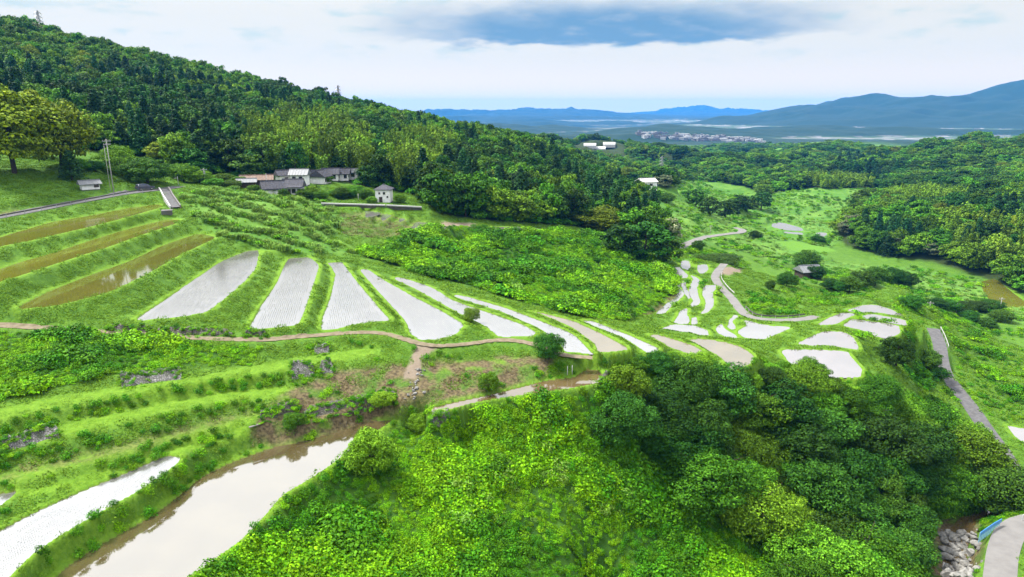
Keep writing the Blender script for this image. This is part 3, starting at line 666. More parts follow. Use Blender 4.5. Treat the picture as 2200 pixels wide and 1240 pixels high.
def strip(name, pts, w, mat, lift, kind='structure'):
    pts = [Vector(p) for p in pts]; vs = []; fs = []
    for k, p in enumerate(pts):
        t = pts[min(k + 1, len(pts) - 1)] - pts[max(k - 1, 0)]; n = Vector((-t.y, t.x, 0)).normalized()
        ww = w * (1 + .10 * math.sin(k * 1.7) + .06 * math.sin(k * 4.1)) if name == 'dirt_path' else w
        for s in (-1, -.33, .33, 1):
            q = p + n * ww * s; vs.append((q.x, q.y, max(p.z, H1(q.x, q.y)) + lift - (.02 if abs(s) == 1 else 0)))
    for k in range(len(pts) - 1):
        for c in range(3): fs.append((4 * k + c, 4 * k + 4 + c, 4 * k + 5 + c, 4 * k + 1 + c))
    m = MB(); m.add(vs, fs); o = m.build(name, mat); 
    if kind: tag(o, kind=kind)
    return o
def dense(p, n):
    out = []
    for a, b in zip(p[:-1], p[1:]):
        for k in range(n): out.append(tuple(a[c] + (b[c] - a[c]) * k / n for c in range(3)))
    return out + [p[-1]]
M['dirt'] = simple('path_dirt', (.085, .070, .043), (.135, .112, .078), 1.5, .95, .1, .3, .04)
LM = dict(dirt_path='dirt', road='asphalt', concrete_lane='concrete', valley_road='concrete', side_road='asphalt', bridge_road='concrete')
for nm, ln in LANES.items(): strip(nm, dense(ln['w3'], 2), ln['w'], M[LM[nm]], .06)
# ------------------------------------------------------------------ foliage meshes
def unit(v): return v / np.maximum(np.linalg.norm(v, axis=-1, keepdims=True), 1e-9)
def leaf_cards(C, Nrm, size, g, asp=.62):
    n = len(C); t = unit(np.cross(Nrm, unit(g.normal(size=(n, 3))))); b = np.cross(Nrm, t)
    s = size * g.uniform(.65, 1.35, (n, 1)); t = t * s * .5; b = b * s * .5 * asp
    k = Nrm * s * .10
    V = np.stack([C - t, C + b + k, C + t, C - b + k], 1).reshape(-1, 3)
    return V, np.arange(4 * n).reshape(n, 4)
def puff_leaves(g, pc, pr, n, leaf, flat=1.0, up=.5, jit=.55, low=-.45):
    d = unit(g.normal(size=(n * 2, 3))); d = d[d[:, 2] > low][:n]
    C = pc + d * pr * g.uniform(.72, 1.06, (len(d), 1)) * np.array([1, 1, flat])
    N_ = unit(d * .75 + np.array([0, 0, up]) + g.normal(size=d.shape) * jit * .6)
    return C, N_
def crown_mesh(name, mat, H, Rr, base, n_puff, n_leaf, leaf, kind, seed):
    g = np.random.default_rng(seed); Cs, Ns = [], []
    hz = (H - base)
    if kind in ('broad', 'bush', 'spread'):
        pts = []; tries = 0
        minsep = .27 * Rr
        while len(pts) < n_puff and tries < 4000:
            tries += 1
            d = unit(g.normal(size=3)); 
            if kind == 'bush' and d[2] < -.1: continue
            if d[2] < -.85: continue
            q = d * g.uniform(.45, .78) ** .6
            wob = 1 + .28 * math.sin(3 * math.atan2(d[1], d[0]) + seed) + .12 * math.sin(7 * d[2] + seed * 2)
            p = np.array([q[0] * Rr * wob, q[1] * Rr * wob, base + hz * (.46 + .46 * q[2])])
            if kind == 'bush': p[2] = hz * (.12 + .62 * max(q[2], 0) + .1 * g.random())
            if kind == 'spread': p[2] = base + hz * (.35 + .5 * q[2])
            if all(np.linalg.norm(p - o) > minsep for o in pts): pts.append(p)
            elif tries % 60 == 59: minsep *= .93
        for p in pts:
            pr = Rr * g.uniform(.17, .34)
            C, N_ = puff_leaves(g, p, pr, n_leaf, leaf, .80 if kind != 'spread' else .6, .38)
            Cs.append(C); Ns.append(N_)
    elif kind == 'cone':
        for k in range(n_puff):
            t = (k + g.random()) / n_puff; a = k * 2.39996
            rr = Rr * (1 - t) ** .75 * g.uniform(.55, .9); z = base + hz * t
            p = np.array([rr * math.cos(a), rr * math.sin(a), z])
            C, N_ = puff_leaves(g, p, Rr * (.20 + .28 * (1 - t)), n_leaf, leaf, 1.25, .35)
            Cs.append(C); Ns.append(N_)
    elif kind == 'bamboo':
        for k in range(n_puff):
            a = g.uniform(0, 6.283); q = Rr * math.sqrt(g.random()) * .8; lean = g.normal(size=2) * .14
            h = H * g.uniform(.78, 1.0); bx = np.array([q * math.cos(a), q * math.sin(a)])
            for s in range(6):
                t = .22 + .78 * (s + .5) / 6; p = np.array([*(bx + lean * h * t * t), h * t])
                C, N_ = puff_leaves(g, p, Rr * (.36 - .24 * (t - .22) / .78), n_leaf, leaf, 1.7, .25)
                Cs.append(C); Ns.append(N_)
    C = np.concatenate(Cs); N_ = np.concatenate(Ns)
    V, Fq = leaf_cards(C, N_, leaf, g)
    return mesh_np(name, V, Fq, mat)
def trunk_mesh(name, H, r0, limbs, seed, mat=None, Rr=3.0, base=2.0):
    g = random.Random(seed); m = MB()
    top = H * .78; pts = [(0, 0, -.8)]
    for k in range(1, 6): pts.append((g.uniform(-.12, .12) * k * .5, g.uniform(-.12, .12) * k * .5, top * k / 5))
    m.tube(pts, [r0 * (1.25 - .2 * k) for k in range(6)], 7)
    for k in range(limbs):
        t = g.uniform(.3, .75); a = k * 2.4 + g.random(); z = top * t
        q = Rr * g.uniform(.5, .8)
        m.tube([(0, 0, z), (q * .5 * math.cos(a), q * .5 * math.sin(a), z + q * .35), (q * math.cos(a), q * math.sin(a), z + q * .55)], [r0 * .5, r0 * .33, r0 * .12], 5)
    me = bpy.data.meshes.new(name); me.from_pydata(m.v, [], m.f); me.materials.append(mat or M['bark']); me.update(); return me
class Kind: pass
def kind(name, mat, H, Rr, base, npf, nl, leaf, shape, n=3, seed=0, limbs=5, r0=.22):
    k = Kind(); k.name = name; k.H = H; k.R = Rr; k.crowns = []; k.trunks = []
    for i in range(n):
        k.crowns.append(crown_mesh('crown', M[mat], H, Rr, base, npf, nl, leaf, shape, seed + i))
        k.trunks.append(trunk_mesh('trunk', H, r0, limbs, seed + i, None, Rr, base))
    return k
K = dict(
    near_dark=kind('broadleaf_tree', 'leaf_dark', 9, 4.2, .4, 80, 190, .29, 'broad', 4, 100),
    near_mid=kind('broadleaf_tree', 'leaf_mid', 9, 4.2, .3, 80, 190, .29, 'broad', 4, 120),
    near_light=kind('broadleaf_tree', 'leaf_light', 7, 3.6, .2, 72, 180, .26, 'broad', 3, 140),
    near_spread=kind('broadleaf_tree', 'leaf_mid', 9, 5.2, .8, 84, 190, .30, 'spread', 3, 160),
    shrub=kind('shrub', 'leaf_mid', 2.4, 1.6, 0, 22, 90, .26, 'bush', 3, 180, 0, .08),
    shrub_dark=kind('shrub', 'leaf_dark', 2.4, 1.6, 0, 22, 90, .26, 'bush', 3, 190, 0, .08),
    olive=kind('broadleaf_tree', 'leaf_olive', 15, 6.0, .6, 96, 130, .58, 'broad', 3, 200, 6, .3),
    hill_dark=kind('broadleaf_tree', 'leaf_dark', 12, 4.6, .4, 38, 62, .78, 'broad', 4, 220),
    hill_mid=kind('broadleaf_tree', 'leaf_mid', 12, 4.8, .4, 38, 62, .78, 'broad', 4, 240),
    hill_light=kind('broadleaf_tree', 'leaf_light', 11, 4.4, .4, 34, 60, .75, 'broad', 2, 260),
    hill_bloom=kind('flowering_tree', 'leaf_bloom', 11, 4.4, .4, 34, 60, .75, 'broad', 2, 270),
    cedar=kind('cedar_tree', 'leaf_cedar', 15, 3.7, .6, 36, 55, .7, 'cone', 3, 280, 0, .25),
    bamboo=kind('bamboo_clump', 'leaf_bamboo', 13, 3.2, 5, 11, 34, .62, 'bamboo', 3, 290, 0, .10),
)
_zero = bpy.data.materials
def make_tree(k, loc, sxy, sz, rz, label, cat='tree', group=None, variant=None, trunk=True, name=None):
    i = random.randrange(len(k.crowns)) if variant is None else variant
    e = empty(name or k.name, loc, rz, label, cat, group); e.scale = (sxy, sxy, sz)
    c = bpy.data.objects.new('crown', k.crowns[i]); COL.objects.link(c); c.parent = e
    if trunk:
        t = bpy.data.objects.new('trunk', k.trunks[i]); COL.objects.link(t); t.parent = e
    return e
def tree_at(k, px, top, base, w, label, cat='tree', group=None, r=None, name=None, rz=None, trunk=True):
    g = gpt(px, r, base) if r else ground(px, base)
    d = math.hypot(math.hypot(g.x, g.y), CAM_Z - g.z)
    h = (base - top) * d / F; ww = w * d / F
    return make_tree(K[k], g - Vector((0, 0, .15)), ww / (2.1 * K[k].R), h / K[k].H, random.random() * 6.28 if rz is None else rz, label, cat, group, name=name, trunk=trunk)

# ------------------------------------------------------------------ scattered ground cover and far woods (one object each)
def scatter(name, label, pts, rot, scl, which, protos):
    me = bpy.data.meshes.new(name); me.vertices.add(len(pts)); me.vertices.foreach_set('co', np.asarray(pts, np.float32).ravel())
    for n, t, v in (('rot', 'FLOAT_VECTOR', rot), ('scl', 'FLOAT_VECTOR', scl)):
        at = me.attributes.new(n, t, 'POINT'); at.data.foreach_set('vector', np.asarray(v, np.float32).ravel())
    at = me.attributes.new('which', 'INT', 'POINT'); at.data.foreach_set('value', np.asarray(which, np.int32))
    o = bpy.data.objects.new(name, me); COL.objects.link(o); tag(o, label, kind='stuff')
    ng = bpy.data.node_groups.new(name, 'GeometryNodeTree')
    ng.interface.new_socket('Geometry', in_out='INPUT', socket_type='NodeSocketGeometry'); ng.interface.new_socket('Geometry', in_out='OUTPUT', socket_type='NodeSocketGeometry')
    N, L = ng.nodes, ng.links; gi, go = N.new('NodeGroupInput'), N.new('NodeGroupOutput'); jn = N.new('GeometryNodeJoinGeometry')
    def na(n, t):
        q = N.new('GeometryNodeInputNamedAttribute'); q.data_type = t; q.inputs[0].default_value = n; return q.outputs[0]
    er = N.new('FunctionNodeEulerToRotation'); L.new(na('rot', 'FLOAT_VECTOR'), er.inputs[0])
    sc, wh = na('scl', 'FLOAT_VECTOR'), na('which', 'INT')
    for k, pm in enumerate(protos):
        po = bpy.data.objects.new(name + '_source', pm)
        oi = N.new('GeometryNodeObjectInfo'); oi.inputs['Object'].default_value = po
        gti = N.new('GeometryNodeGeometryToInstance'); L.new(oi.outputs['Geometry'], gti.inputs[0])
        cp = N.new('FunctionNodeCompare'); cp.data_type = 'INT'; cp.operation = 'EQUAL'; L.new(wh, cp.inputs[2]); cp.inputs[3].default_value = k
        ip = N.new('GeometryNodeInstanceOnPoints')
        L.new(gi.outputs[0], ip.inputs['Points']); L.new(cp.outputs[0], ip.inputs['Selection']); L.new(gti.outputs[0], ip.inputs['Instance'])
        L.new(er.outputs[0], ip.inputs['Rotation']); L.new(sc, ip.inputs['Scale']); L.new(ip.outputs[0], jn.inputs[0])
    L.new(jn.outputs[0], go.inputs[0])
    md = o.modifiers.new('scatter', 'NODES'); md.node_group = ng
    return o
AZV = R(47)
def jgrid(r0, r1, sp, seed, azl=AZV):
    g = np.random.default_rng(seed)
    x0, x1 = -r1 * math.sin(azl), r1 * math.sin(azl)
    xs = np.arange(x0, x1, sp); ys = np.arange(min(r0 * math.cos(azl), r0) * .7, r1, sp)
    X, Y = np.meshgrid(xs, ys); X = X.ravel() + g.uniform(-.5, .5, X.size) * sp; Y = Y.ravel() + g.uniform(-.5, .5, Y.size) * sp
    r = np.hypot(X, Y); a = np.arctan2(X, Y); m = (r >= r0) & (r < r1) & (np.abs(a) < azl)
    return X[m], Y[m], g
def cell(x, y):
    i = np.clip(np.rint((np.log(np.maximum(np.hypot(x, y), 26.01)) - LR0) / dR).astype(int), 0, NR - 1)
    j = np.clip(np.rint((np.arctan2(x, y) - A0) / dA).astype(int), 0, NA - 1); return i, j
def slope_at(x, y, e=.7): return height(x + e, y) - height(x - e, y), height(x, y + e) - height(x, y - e)
blocked = (wet > .5) | lane_mask
_d = blocked.copy()
for _ in range(1): _d[1:-1, 1:-1] |= blocked[:-2, 1:-1] | blocked[2:, 1:-1] | blocked[1:-1, :-2] | blocked[1:-1, 2:]
KEEP_OUT = []           # (x, y, radius) round houses, walls, poles
def clear_of(x, y):
    m = np.ones(x.shape, bool)
    for a, b, c in KEEP_OUT: m &= (x - a) ** 2 + (y - b) ** 2 > c * c
    return m

def small_dome(name, mat, Rr, H, n, leaf, seed, asp=.7, up=.55):
    g = np.random.default_rng(seed); Cs, Ns = [], []
    for k in range(7):
        a = g.uniform(0, 6.28); q = Rr * .62 * math.sqrt(g.random())
        C, N_ = puff_leaves(g, np.array([q * math.cos(a), q * math.sin(a), H * g.uniform(.25, .6)]), Rr * g.uniform(.36, .55), n // 7, leaf, H / Rr * .62, up, .7, -.2)
        Cs.append(C); Ns.append(N_)
    V, Fq = leaf_cards(np.concatenate(Cs), np.concatenate(Ns), leaf, g, asp)
    return mesh_np(name, V, Fq, M[mat])
def blades(name, mat, Rr, h0, h1, w, n, lean, seed, base=0.0):
    g = np.random.default_rng(seed); a = g.uniform(0, 6.283, n); q = Rr * np.sqrt(g.random(n))
    B = np.stack([q * np.cos(a), q * np.sin(a), np.full(n, base)], -1); t = g.uniform(0, 6.283, n)
    W_ = np.stack([np.cos(t), np.sin(t), 0 * t], -1) * (w * g.uniform(.6, 1.3, n))[:, None] * .5
    h = g.uniform(h0, h1, n)[:, None]; ln = np.stack([np.cos(t + 1.57), np.sin(t + 1.57), 0 * t], -1) * g.uniform(.2, 1, n)[:, None] * lean * h
    mid = B + ln * .35 + np.array([0, 0, 1]) * h * .62; tip = B + ln + np.array([0, 0, 1]) * h * (1 - .25 * lean)
    V = np.stack([B - W_, B + W_, mid + W_ * .9, mid - W_ * .9, tip + W_ * .25, tip - W_ * .25], 1).reshape(-1, 3)
    i = np.arange(n)[:, None] * 6
    Fq = np.concatenate([i + np.array([[0, 1, 2, 3]]), i + np.array([[3, 2, 4, 5]])], 0)
    return mesh_np(name, V, Fq, M[mat])
P_KUDZU = [small_dome('kudzu', 'leaf_kudzu', 1.0, .8, 260, .19, 300 + i) for i in range(3)] + [small_dome('kudzu', 'leaf_kudzu_dark', 1.0, 1.0, 260, .19, 310 + i) for i in range(2)] + [small_dome('kudzu', 'leaf_pampas', 1.0, 1.0, 150, .24, 320, .3)]
P_GRASS = [blades('grass', 'grass_blade', .9, .08, .24, .10, 85, 1.2, 330 + i) for i in range(3)] + [blades('grass', 'grass_dry', .9, .12, .35, .07, 55, .9, 336)]
P_PAMPAS = [blades('pampas', 'leaf_pampas', .8, .6, 1.5, .11, 90, .9, 340 + i) for i in range(2)] + [small_dome('weeds', 'leaf_kudzu', .9, 1.0, 140, .26, 345), small_dome('weeds', 'leaf_pampas', .9, .9, 120, .3, 346, .35)]

def cover(name, label, r0, r1, sp, mask, prob, pick, size, protos, seed, tilt=.8, sink=.08, zf=None):
    x, y, g = jgrid(r0, r1, sp, seed); i, j = cell(x, y)
    m = mask[i, j] & ~_d[i, j] & (g.random(len(x)) < prob(x, y, i, j)) & clear_of(x, y)
    x, y, i, j = x[m], y[m], i[m], j[m]; z = height(x, y)
    s = size(x, y, i, j, g); w = pick(x, y, i, j, g)
    gx, gy = slope_at(x, y); n = unit(np.stack([-gx / 1.4 * tilt, -gy / 1.4 * tilt, np.ones_like(x)], -1))
    rot = np.stack([-np.arcsin(np.clip(n[:, 1], -1, 1)), np.arctan2(n[:, 0], n[:, 2]), g.uniform(0, 6.283, len(x))], -1)
    rot[:, 2] = g.uniform(-3.14, 3.14, len(x)) * (tilt < .5) + rot[:, 2] * 0
    if tilt >= .5:   # spin about the ground normal, then tilt
        a = g.uniform(0, 6.283, len(x)); ca, sa = np.cos(a), np.sin(a)
        up = n; t = unit(np.cross(np.stack([0 * x, 1 + 0 * x, 0 * x], -1), up)); b = np.cross(up, t)
        X_ = t * ca[:, None] + b * sa[:, None]; Y_ = np.cross(up, X_)
        rot = np.stack([np.arctan2(Y_[:, 2], up[:, 2]), np.arcsin(np.clip(-X_[:, 2], -1, 1)), np.arctan2(X_[:, 1], X_[:, 0])], -1)
    sz = s if zf is None else s * zf(x, y, i, j, g)
    return (name, label, np.stack([x, y, z - sink], -1), rot, np.stack([s, s, sz], -1), w, protos)
def clump(x, y, wl, seed): return np.clip(fbm(x, y, wl, seed, 3) * 1.4 + .5, 0, 1)
COVERS = []
def pick_kudzu(x, y, i, j, g):
    d = clump(x, y, 9, 61) + g.normal(0, .18, len(x)); r = g.random(len(x))
    return np.where(d > .62, 3 + (r > .5), np.where((r > .93) & (clump(x, y, 14, 62) > .5), 5, (r * 3).astype(int) % 3))
def cover_all():
    kz = lambda x, y, i, j, g: (.50 + 1.15 * clump(x, y, 5.5, 63) ** 2) * g.uniform(.7, 1.3, len(x))
    one = lambda x, y, i, j: np.ones(len(x))
    COVERS.append(cover('kudzu_undergrowth', 'dense bright green leafy undergrowth over the near slope', 28, 120, .72, BUSH | BUSHR, one, pick_kudzu, kz, P_KUDZU, 71))
    COVERS.append(cover('kudzu_undergrowth', 'bright green leafy scrub over the slope behind the paddies', 120, 300, 1.25, BUSH, one, pick_kudzu, lambda *a: kz(*a) * 1.5, P_KUDZU, 72))
    COVERS.append(cover('kudzu_undergrowth', 'weedy green cover on the slope beside the valley road', 120, 300, 1.6, BUSHR, lambda x, y, i, j: .35 + .6 * clump(x, y, 8, 64), pick_kudzu, lambda *a: kz(*a) * 1.0, P_KUDZU, 73))
    # grass on banks and bunds
    grassy = ~(CREEK | BUSH | FOREST | FAR_FOREST | TALL | SAND)
    gz = lambda x, y, i, j, g: np.where(mown[i, j] > .4, .6, 1) * g.uniform(.75, 1.25, len(x))
    pk = lambda x, y, i, j, g: np.where(g.random(len(x)) < DRY[i, j] * .75, 3, g.integers(0, 3, len(x)))
    zf = lambda x, y, i, j, g: np.where(mown[i, j] > .4, np.where(np.hypot(x, y) > 120, .5, .7), .95)
    COVERS.append(cover('grass', 'short bright green grass on the terrace banks', 34, 125, 1.05, grassy, lambda x, y, i, j: 1 - .8 * DRY[i, j], pk, gz, P_GRASS, 74, .9, .03, zf))
    COVERS.append(cover('grass', 'green grass on the farther banks', 125, 240, 1.7, grassy, one, pk, lambda x, y, i, j, g: np.where(mown[i, j] > .4, .42, 1) * g.uniform(1.0, 1.6, len(x)), P_GRASS, 75, .9, .03, zf))
    # leafy weeds on the steep faces and between the terraces
    def steep(x, y, i, j):
        gx, gy = slope_at(x, y); s = np.hypot(gx, gy) / 1.4
        return np.clip((s - .30) * 2.6, 0, .95) * (.25 + .75 * clump(x, y, 6, 65)) * (1 - .45 * DRY[i, j])
    upleft = region([(-100,400),(400,400),(900,520),(1750,650),(1700,770),(1300,770),(1150,738),(1000,735),(900,735),(800,712),(600,726),(400,722),(0,696),(-100,690)], 80, 240)
    COVERS.append(cover('bank_weeds', 'leafy weeds on the terrace faces', 34, 130, .8, grassy & ~upleft, steep, lambda x, y, i, j, g: np.where(g.random(len(x)) < .75, g.integers(3, 5, len(x)), g.integers(0, 3, len(x))), lambda x, y, i, j, g: g.uniform(.35, .8, len(x)), P_KUDZU, 76, .8, .05))
    strp = lambda x, y: np.sin((y + .35 * x + fbm(x, y, 25, 66, 2) * 7) * .75)
    stripe = lambda x, y, i, j: np.clip(strp(x, y) * 1.4 + .35, .30, 1)
    edge = FOREST & ((RR < 330))
    COVERS.append(cover('forest_understory', 'leafy understory filling the edge of the woods', 160, 330, 3.0, edge, one, pick_kudzu, lambda x, y, i, j, g: g.uniform(1.6, 3.4, len(x)), [P_KUDZU[3], P_KUDZU[4], P_KUDZU[3], P_KUDZU[4], P_KUDZU[3], P_KUDZU[4]], 80, .3))
    COVERS.append(cover('terrace_weeds', 'tall grass and weeds over the abandoned terraces', 120, 260, 1.15, TALL, stripe, lambda x, y, i, j, g: g.integers(0, 4, len(x)), lambda x, y, i, j, g: g.uniform(.8, 1.25, len(x)) * np.where(strp(x, y) > 0, 1.15, .5), P_PAMPAS, 77, .3))
    COVERS.append(cover('meadow_grass', 'rough grass over the valley fields', 235, 620, 3.4, FIELDS & ~FAR_FOREST & ~RICE, lambda x, y, i, j: .25 + .75 * clump(x, y, 18, 83), lambda x, y, i, j, g: np.where(clump(x, y, 30, 84) > .5, g.integers(0, 2, len(x)), 3), lambda x, y, i, j, g: g.uniform(.7, 1.5, len(x)), P_PAMPAS, 84, .3, .05, lambda x, y, i, j, g: g.uniform(.3, .8, len(x))))
    COVERS.append(cover('bush_scatter', 'low scrub dotted over the valley fields', 230, 760, 4.6, FIELDS & ~FAR_FOREST & ~RICE, lambda x, y, i, j: np.clip(clump(x, y, 34, 67) - .22, 0, 1) * 1.6, pick_kudzu, lambda x, y, i, j, g: g.uniform(.8, 2.6, len(x)), P_KUDZU, 78, .3))
    COVERS.append(cover('bush_scatter', 'green scrub over the near valley sides', 150, 300, 2.2, ~(BUSH | BUSHR | FOREST | FAR_FOREST | TALL | SAND | RICE) & (AA > R(8)), lambda x, y, i, j: np.clip(clump(x, y, 16, 68) - .28, 0, 1) * 1.3, pick_kudzu, lambda x, y, i, j, g: g.uniform(.7, 1.7, len(x)), P_KUDZU, 79, .5))
def rice():
    g = np.random.default_rng(90); P_, Rt, S_ = [], [], []
    for pd in PADDIES:
        if not pd['rice'] or pd['rice'] < .3: continue
        w = np.array([p[:2] for p in pd['w']]); c = w.mean(0); _, _, vt = np.linalg.svd(w - c); ax = vt[0]; ay = np.array([-ax[1], ax[0]])
        u = (w - c) @ ax; v = (w - c) @ ay
        U, V_ = np.meshgrid(np.arange(u.min(), u.max(), 1.2), np.arange(v.min(), v.max(), .32)); U = U.ravel(); V_ = V_.ravel()
        X = c[0] + U * ax[0] + V_ * ay[0] + g.normal(0, .02, U.size); Y = c[1] + U * ax[1] + V_ * ay[1] + g.normal(0, .02, U.size)
        d, _ = seg_dist(pd['w'], X, Y, True)
        m = inside(pd['w'], X, Y) & (d > .75) & (g.random(U.size) < .93) & (np.hypot(X, Y) < 190)
        n = m.sum(); P_.append(np.stack([X[m], Y[m], np.full(n, pd['z'])], -1)); a = math.atan2(ax[1], ax[0])
        Rt.append(np.stack([np.zeros(n), np.zeros(n), a + np.zeros(n)], -1)); S_.append(np.stack([np.ones(n), np.ones(n), pd['rice'] * .55 * g.uniform(.7, 1.3, n)], -1))
    protos = []
    for s in range(3):
        Vs, Fs = [], []; o = 0; gg = np.random.default_rng(400 + s)
        for k in range(6):
            for b in range(4):
                x, y = (k - 2.5) * .2 + gg.normal(0, .02), gg.normal(0, .02); t = gg.uniform(0, 6.28); dx, dy = math.cos(t), math.sin(t); h = gg.uniform(.05, .10)
                Vs += [(x - dy * .008, y + dx * .008, -.02), (x + dy * .008, y - dx * .008, -.02), (x + dx * .04 + dy * .005, y + dy * .04 - dx * .005, h), (x + dx * .04 - dy * .005, y + dy * .04 + dx * .005, h)]
                Fs.append((o, o + 1, o + 2, o + 3)); o += 4
        protos.append(mesh_np('rice_seedlings', Vs, Fs, M['seedling']))
    Pn = np.concatenate(P_)
    scatter('rice_seedlings', 'rows of young rice seedlings standing in the flooded paddies', Pn, np.concatenate(Rt), np.concatenate(S_), g.integers(0, 3, len(Pn)), protos)

# ------------------------------------------------------------------ single trees and bushes one can point to
def named_trees():
    tree_at('near_dark', 1179, 706, 772, 66, 'round dark bush at the end of the dirt path between two paddies', 'bush', name='round_bush')
    tree_at('near_light', 1012, 655, 692, 36, 'lone small sapling standing at the edge of a pale paddy', name='sapling')
    tree_at('near_light', 797, 915, 1018, 104, 'bright green young tree at the tip of the big muddy paddy')
    tree_at('near_mid', 902, 880, 932, 52, 'small leafy bush on the little dam between two muddy paddies', 'bush', name='bush')
    tree_at('near_light', 1052, 796, 842, 46, 'green bush on the dry brown bank above the curved muddy paddy', 'bush', name='bush')
    tree_at('near_light', 822, 838, 872, 52, 'low green bush on the weedy brown terrace left of the spur', 'bush', name='bush')
    tree_at('near_light', 630, 884, 918, 44, 'leafy green bush on the brown bank above the big muddy paddy', 'bush', name='bush')
    tree_at('olive', 32, 212, 372, 150, 'big yellow green tree at the frame edge above the guard-railed road')
    tree_at('olive', 134, 234, 362, 100, 'yellow green tree with a pointed top beside the big one')
    tree_at('olive', 85, 216, 340, 80, 'yellow green tree standing behind the two big ones')
    tree_at('cedar', 155, 336, 388, 48, 'small dark conifer below the yellow green trees', name='conifer')
    tree_at('near_mid', 318, 342, 394, 90, 'wide dark green bush beside the parked car', 'bush', name='bush')
    tree_at('near_mid', 168, 342, 368, 36, 'leafy bush just left of the small pale hut', 'bush', name='bush'); tree_at('near_dark', 205, 346, 369, 32, 'dark bush just right of the small pale hut', 'bush', name='bush')
    tree_at('near_spread', 262, 312, 378, 74, 'spreading tree behind the tall utility pole')
    tree_at('hill_dark', 1385, 468, 562, 110, 'large dark tree at the corner of the bushy slope')
    tree_at('hill_dark', 1330, 474, 548, 80, 'dark tree in front of the wooded hill corner')
    tree_at('olive', 1292, 438, 497, 92, 'olive topped tree at the end of the wooded hill')
    tree_at('hill_dark', 1432, 500, 565, 60, 'dark tree overhanging the head of the winding terraces')
    for px, t, b, w, l in ((1690,582,616,42,'round dark tree on the valley slope left of the grey roofed barn'),(1728,536,582,52,'dark tree behind the grey roofed barn'),(1758,506,522,28,'round bush beside the small pale valley paddy'),
        (1500,513,540,26,'small tree at the lower bend of the valley road'),(1622,494,516,26,'small tree just past the road bend'),(1655,600,622,20,'small bush below the round dark valley tree'),
        (1432,412,436,34,'dark bush below the white house'),(1752,570,600,40,'dark tree right beside the barn'),(1785,598,622,40,'bushy tree right of the barn'),(1925,724,786,66,'dark bush above the valley side road'),
        (1990,752,796,50,'leafy bush overhanging the valley side road'),(1957,636,664,38,'dark bush behind the ridge end paddies'),(2018,790,812,36,'small bush at the bend of the valley side road'),(1545,545,566,90,'low dark trees above the sandy yard')):
        tree_at('near_dark', px, t, b, w, l, 'bush' if 'bush' in l else 'tree', name='bush' if 'bush' in l else None)
    for px, t, b, w in ((1495,402,444,44),(1522,420,462,44),(1558,428,470,52),(1590,416,452,44),(1635,408,452,46),(1605,424,456,36)):
        tree_at('hill_dark', px, t, b, w, 'dark broadleaf tree in the clump on the valley slope below the white house', group='clump of trees below the white house')
    for px, t, b, w in ((1825,592,628,44),(1850,580,620,46),(1880,572,614,48),(1915,575,612,46),(1945,584,616,42),(1805,600,626,34)):
        tree_at('near_dark', px, t, b, w, 'dark tree in the row crossing the grassy mound behind the ridge paddies', group='row of trees behind the ridge paddies')
    for px, t, b, w in ((2010,640,662,40),(2035,644,668,40),(2065,650,672,38),(2100,648,668,44),(2130,645,667,40),(2080,668,690,36),(2120,684,706,36),(2150,668,690,40)):
        tree_at('near_dark', px, t, b, w, 'dark bush in the hedge along the valley stream', 'bush', 'bushes along the valley stream', name='bush')
    for px, t, b, w, l in ((700,374,394,34,''),(652,404,424,30,''),(722,404,424,34,''),(690,408,428,30,''),(608,404,424,22,''),(750,398,420,30,''),(785,404,428,34,''),(860,414,436,26,''),(545,396,412,26,''),(500,386,404,40,''),(460,382,400,40,''),(670,398,424,34,''),(665,408,426,26,''),(735,400,426,44,''),(765,396,422,38,''),(800,420,436,26,''),(590,398,418,30,''),(480,372,392,50,''),(430,366,394,50,''),(395,352,392,54,''),(515,378,398,40,'')):
        tree_at('near_mid', px, t, b, w, 'garden tree or bush among the farmhouses at the hill foot', 'bush', 'bushes among the farmhouses', name='bush')
    tree_at('near_dark', 2160, 1010, 1105, 120, 'dark leafy tree overhanging the creek beside the small bridge')
TREE_COUNT = [0]
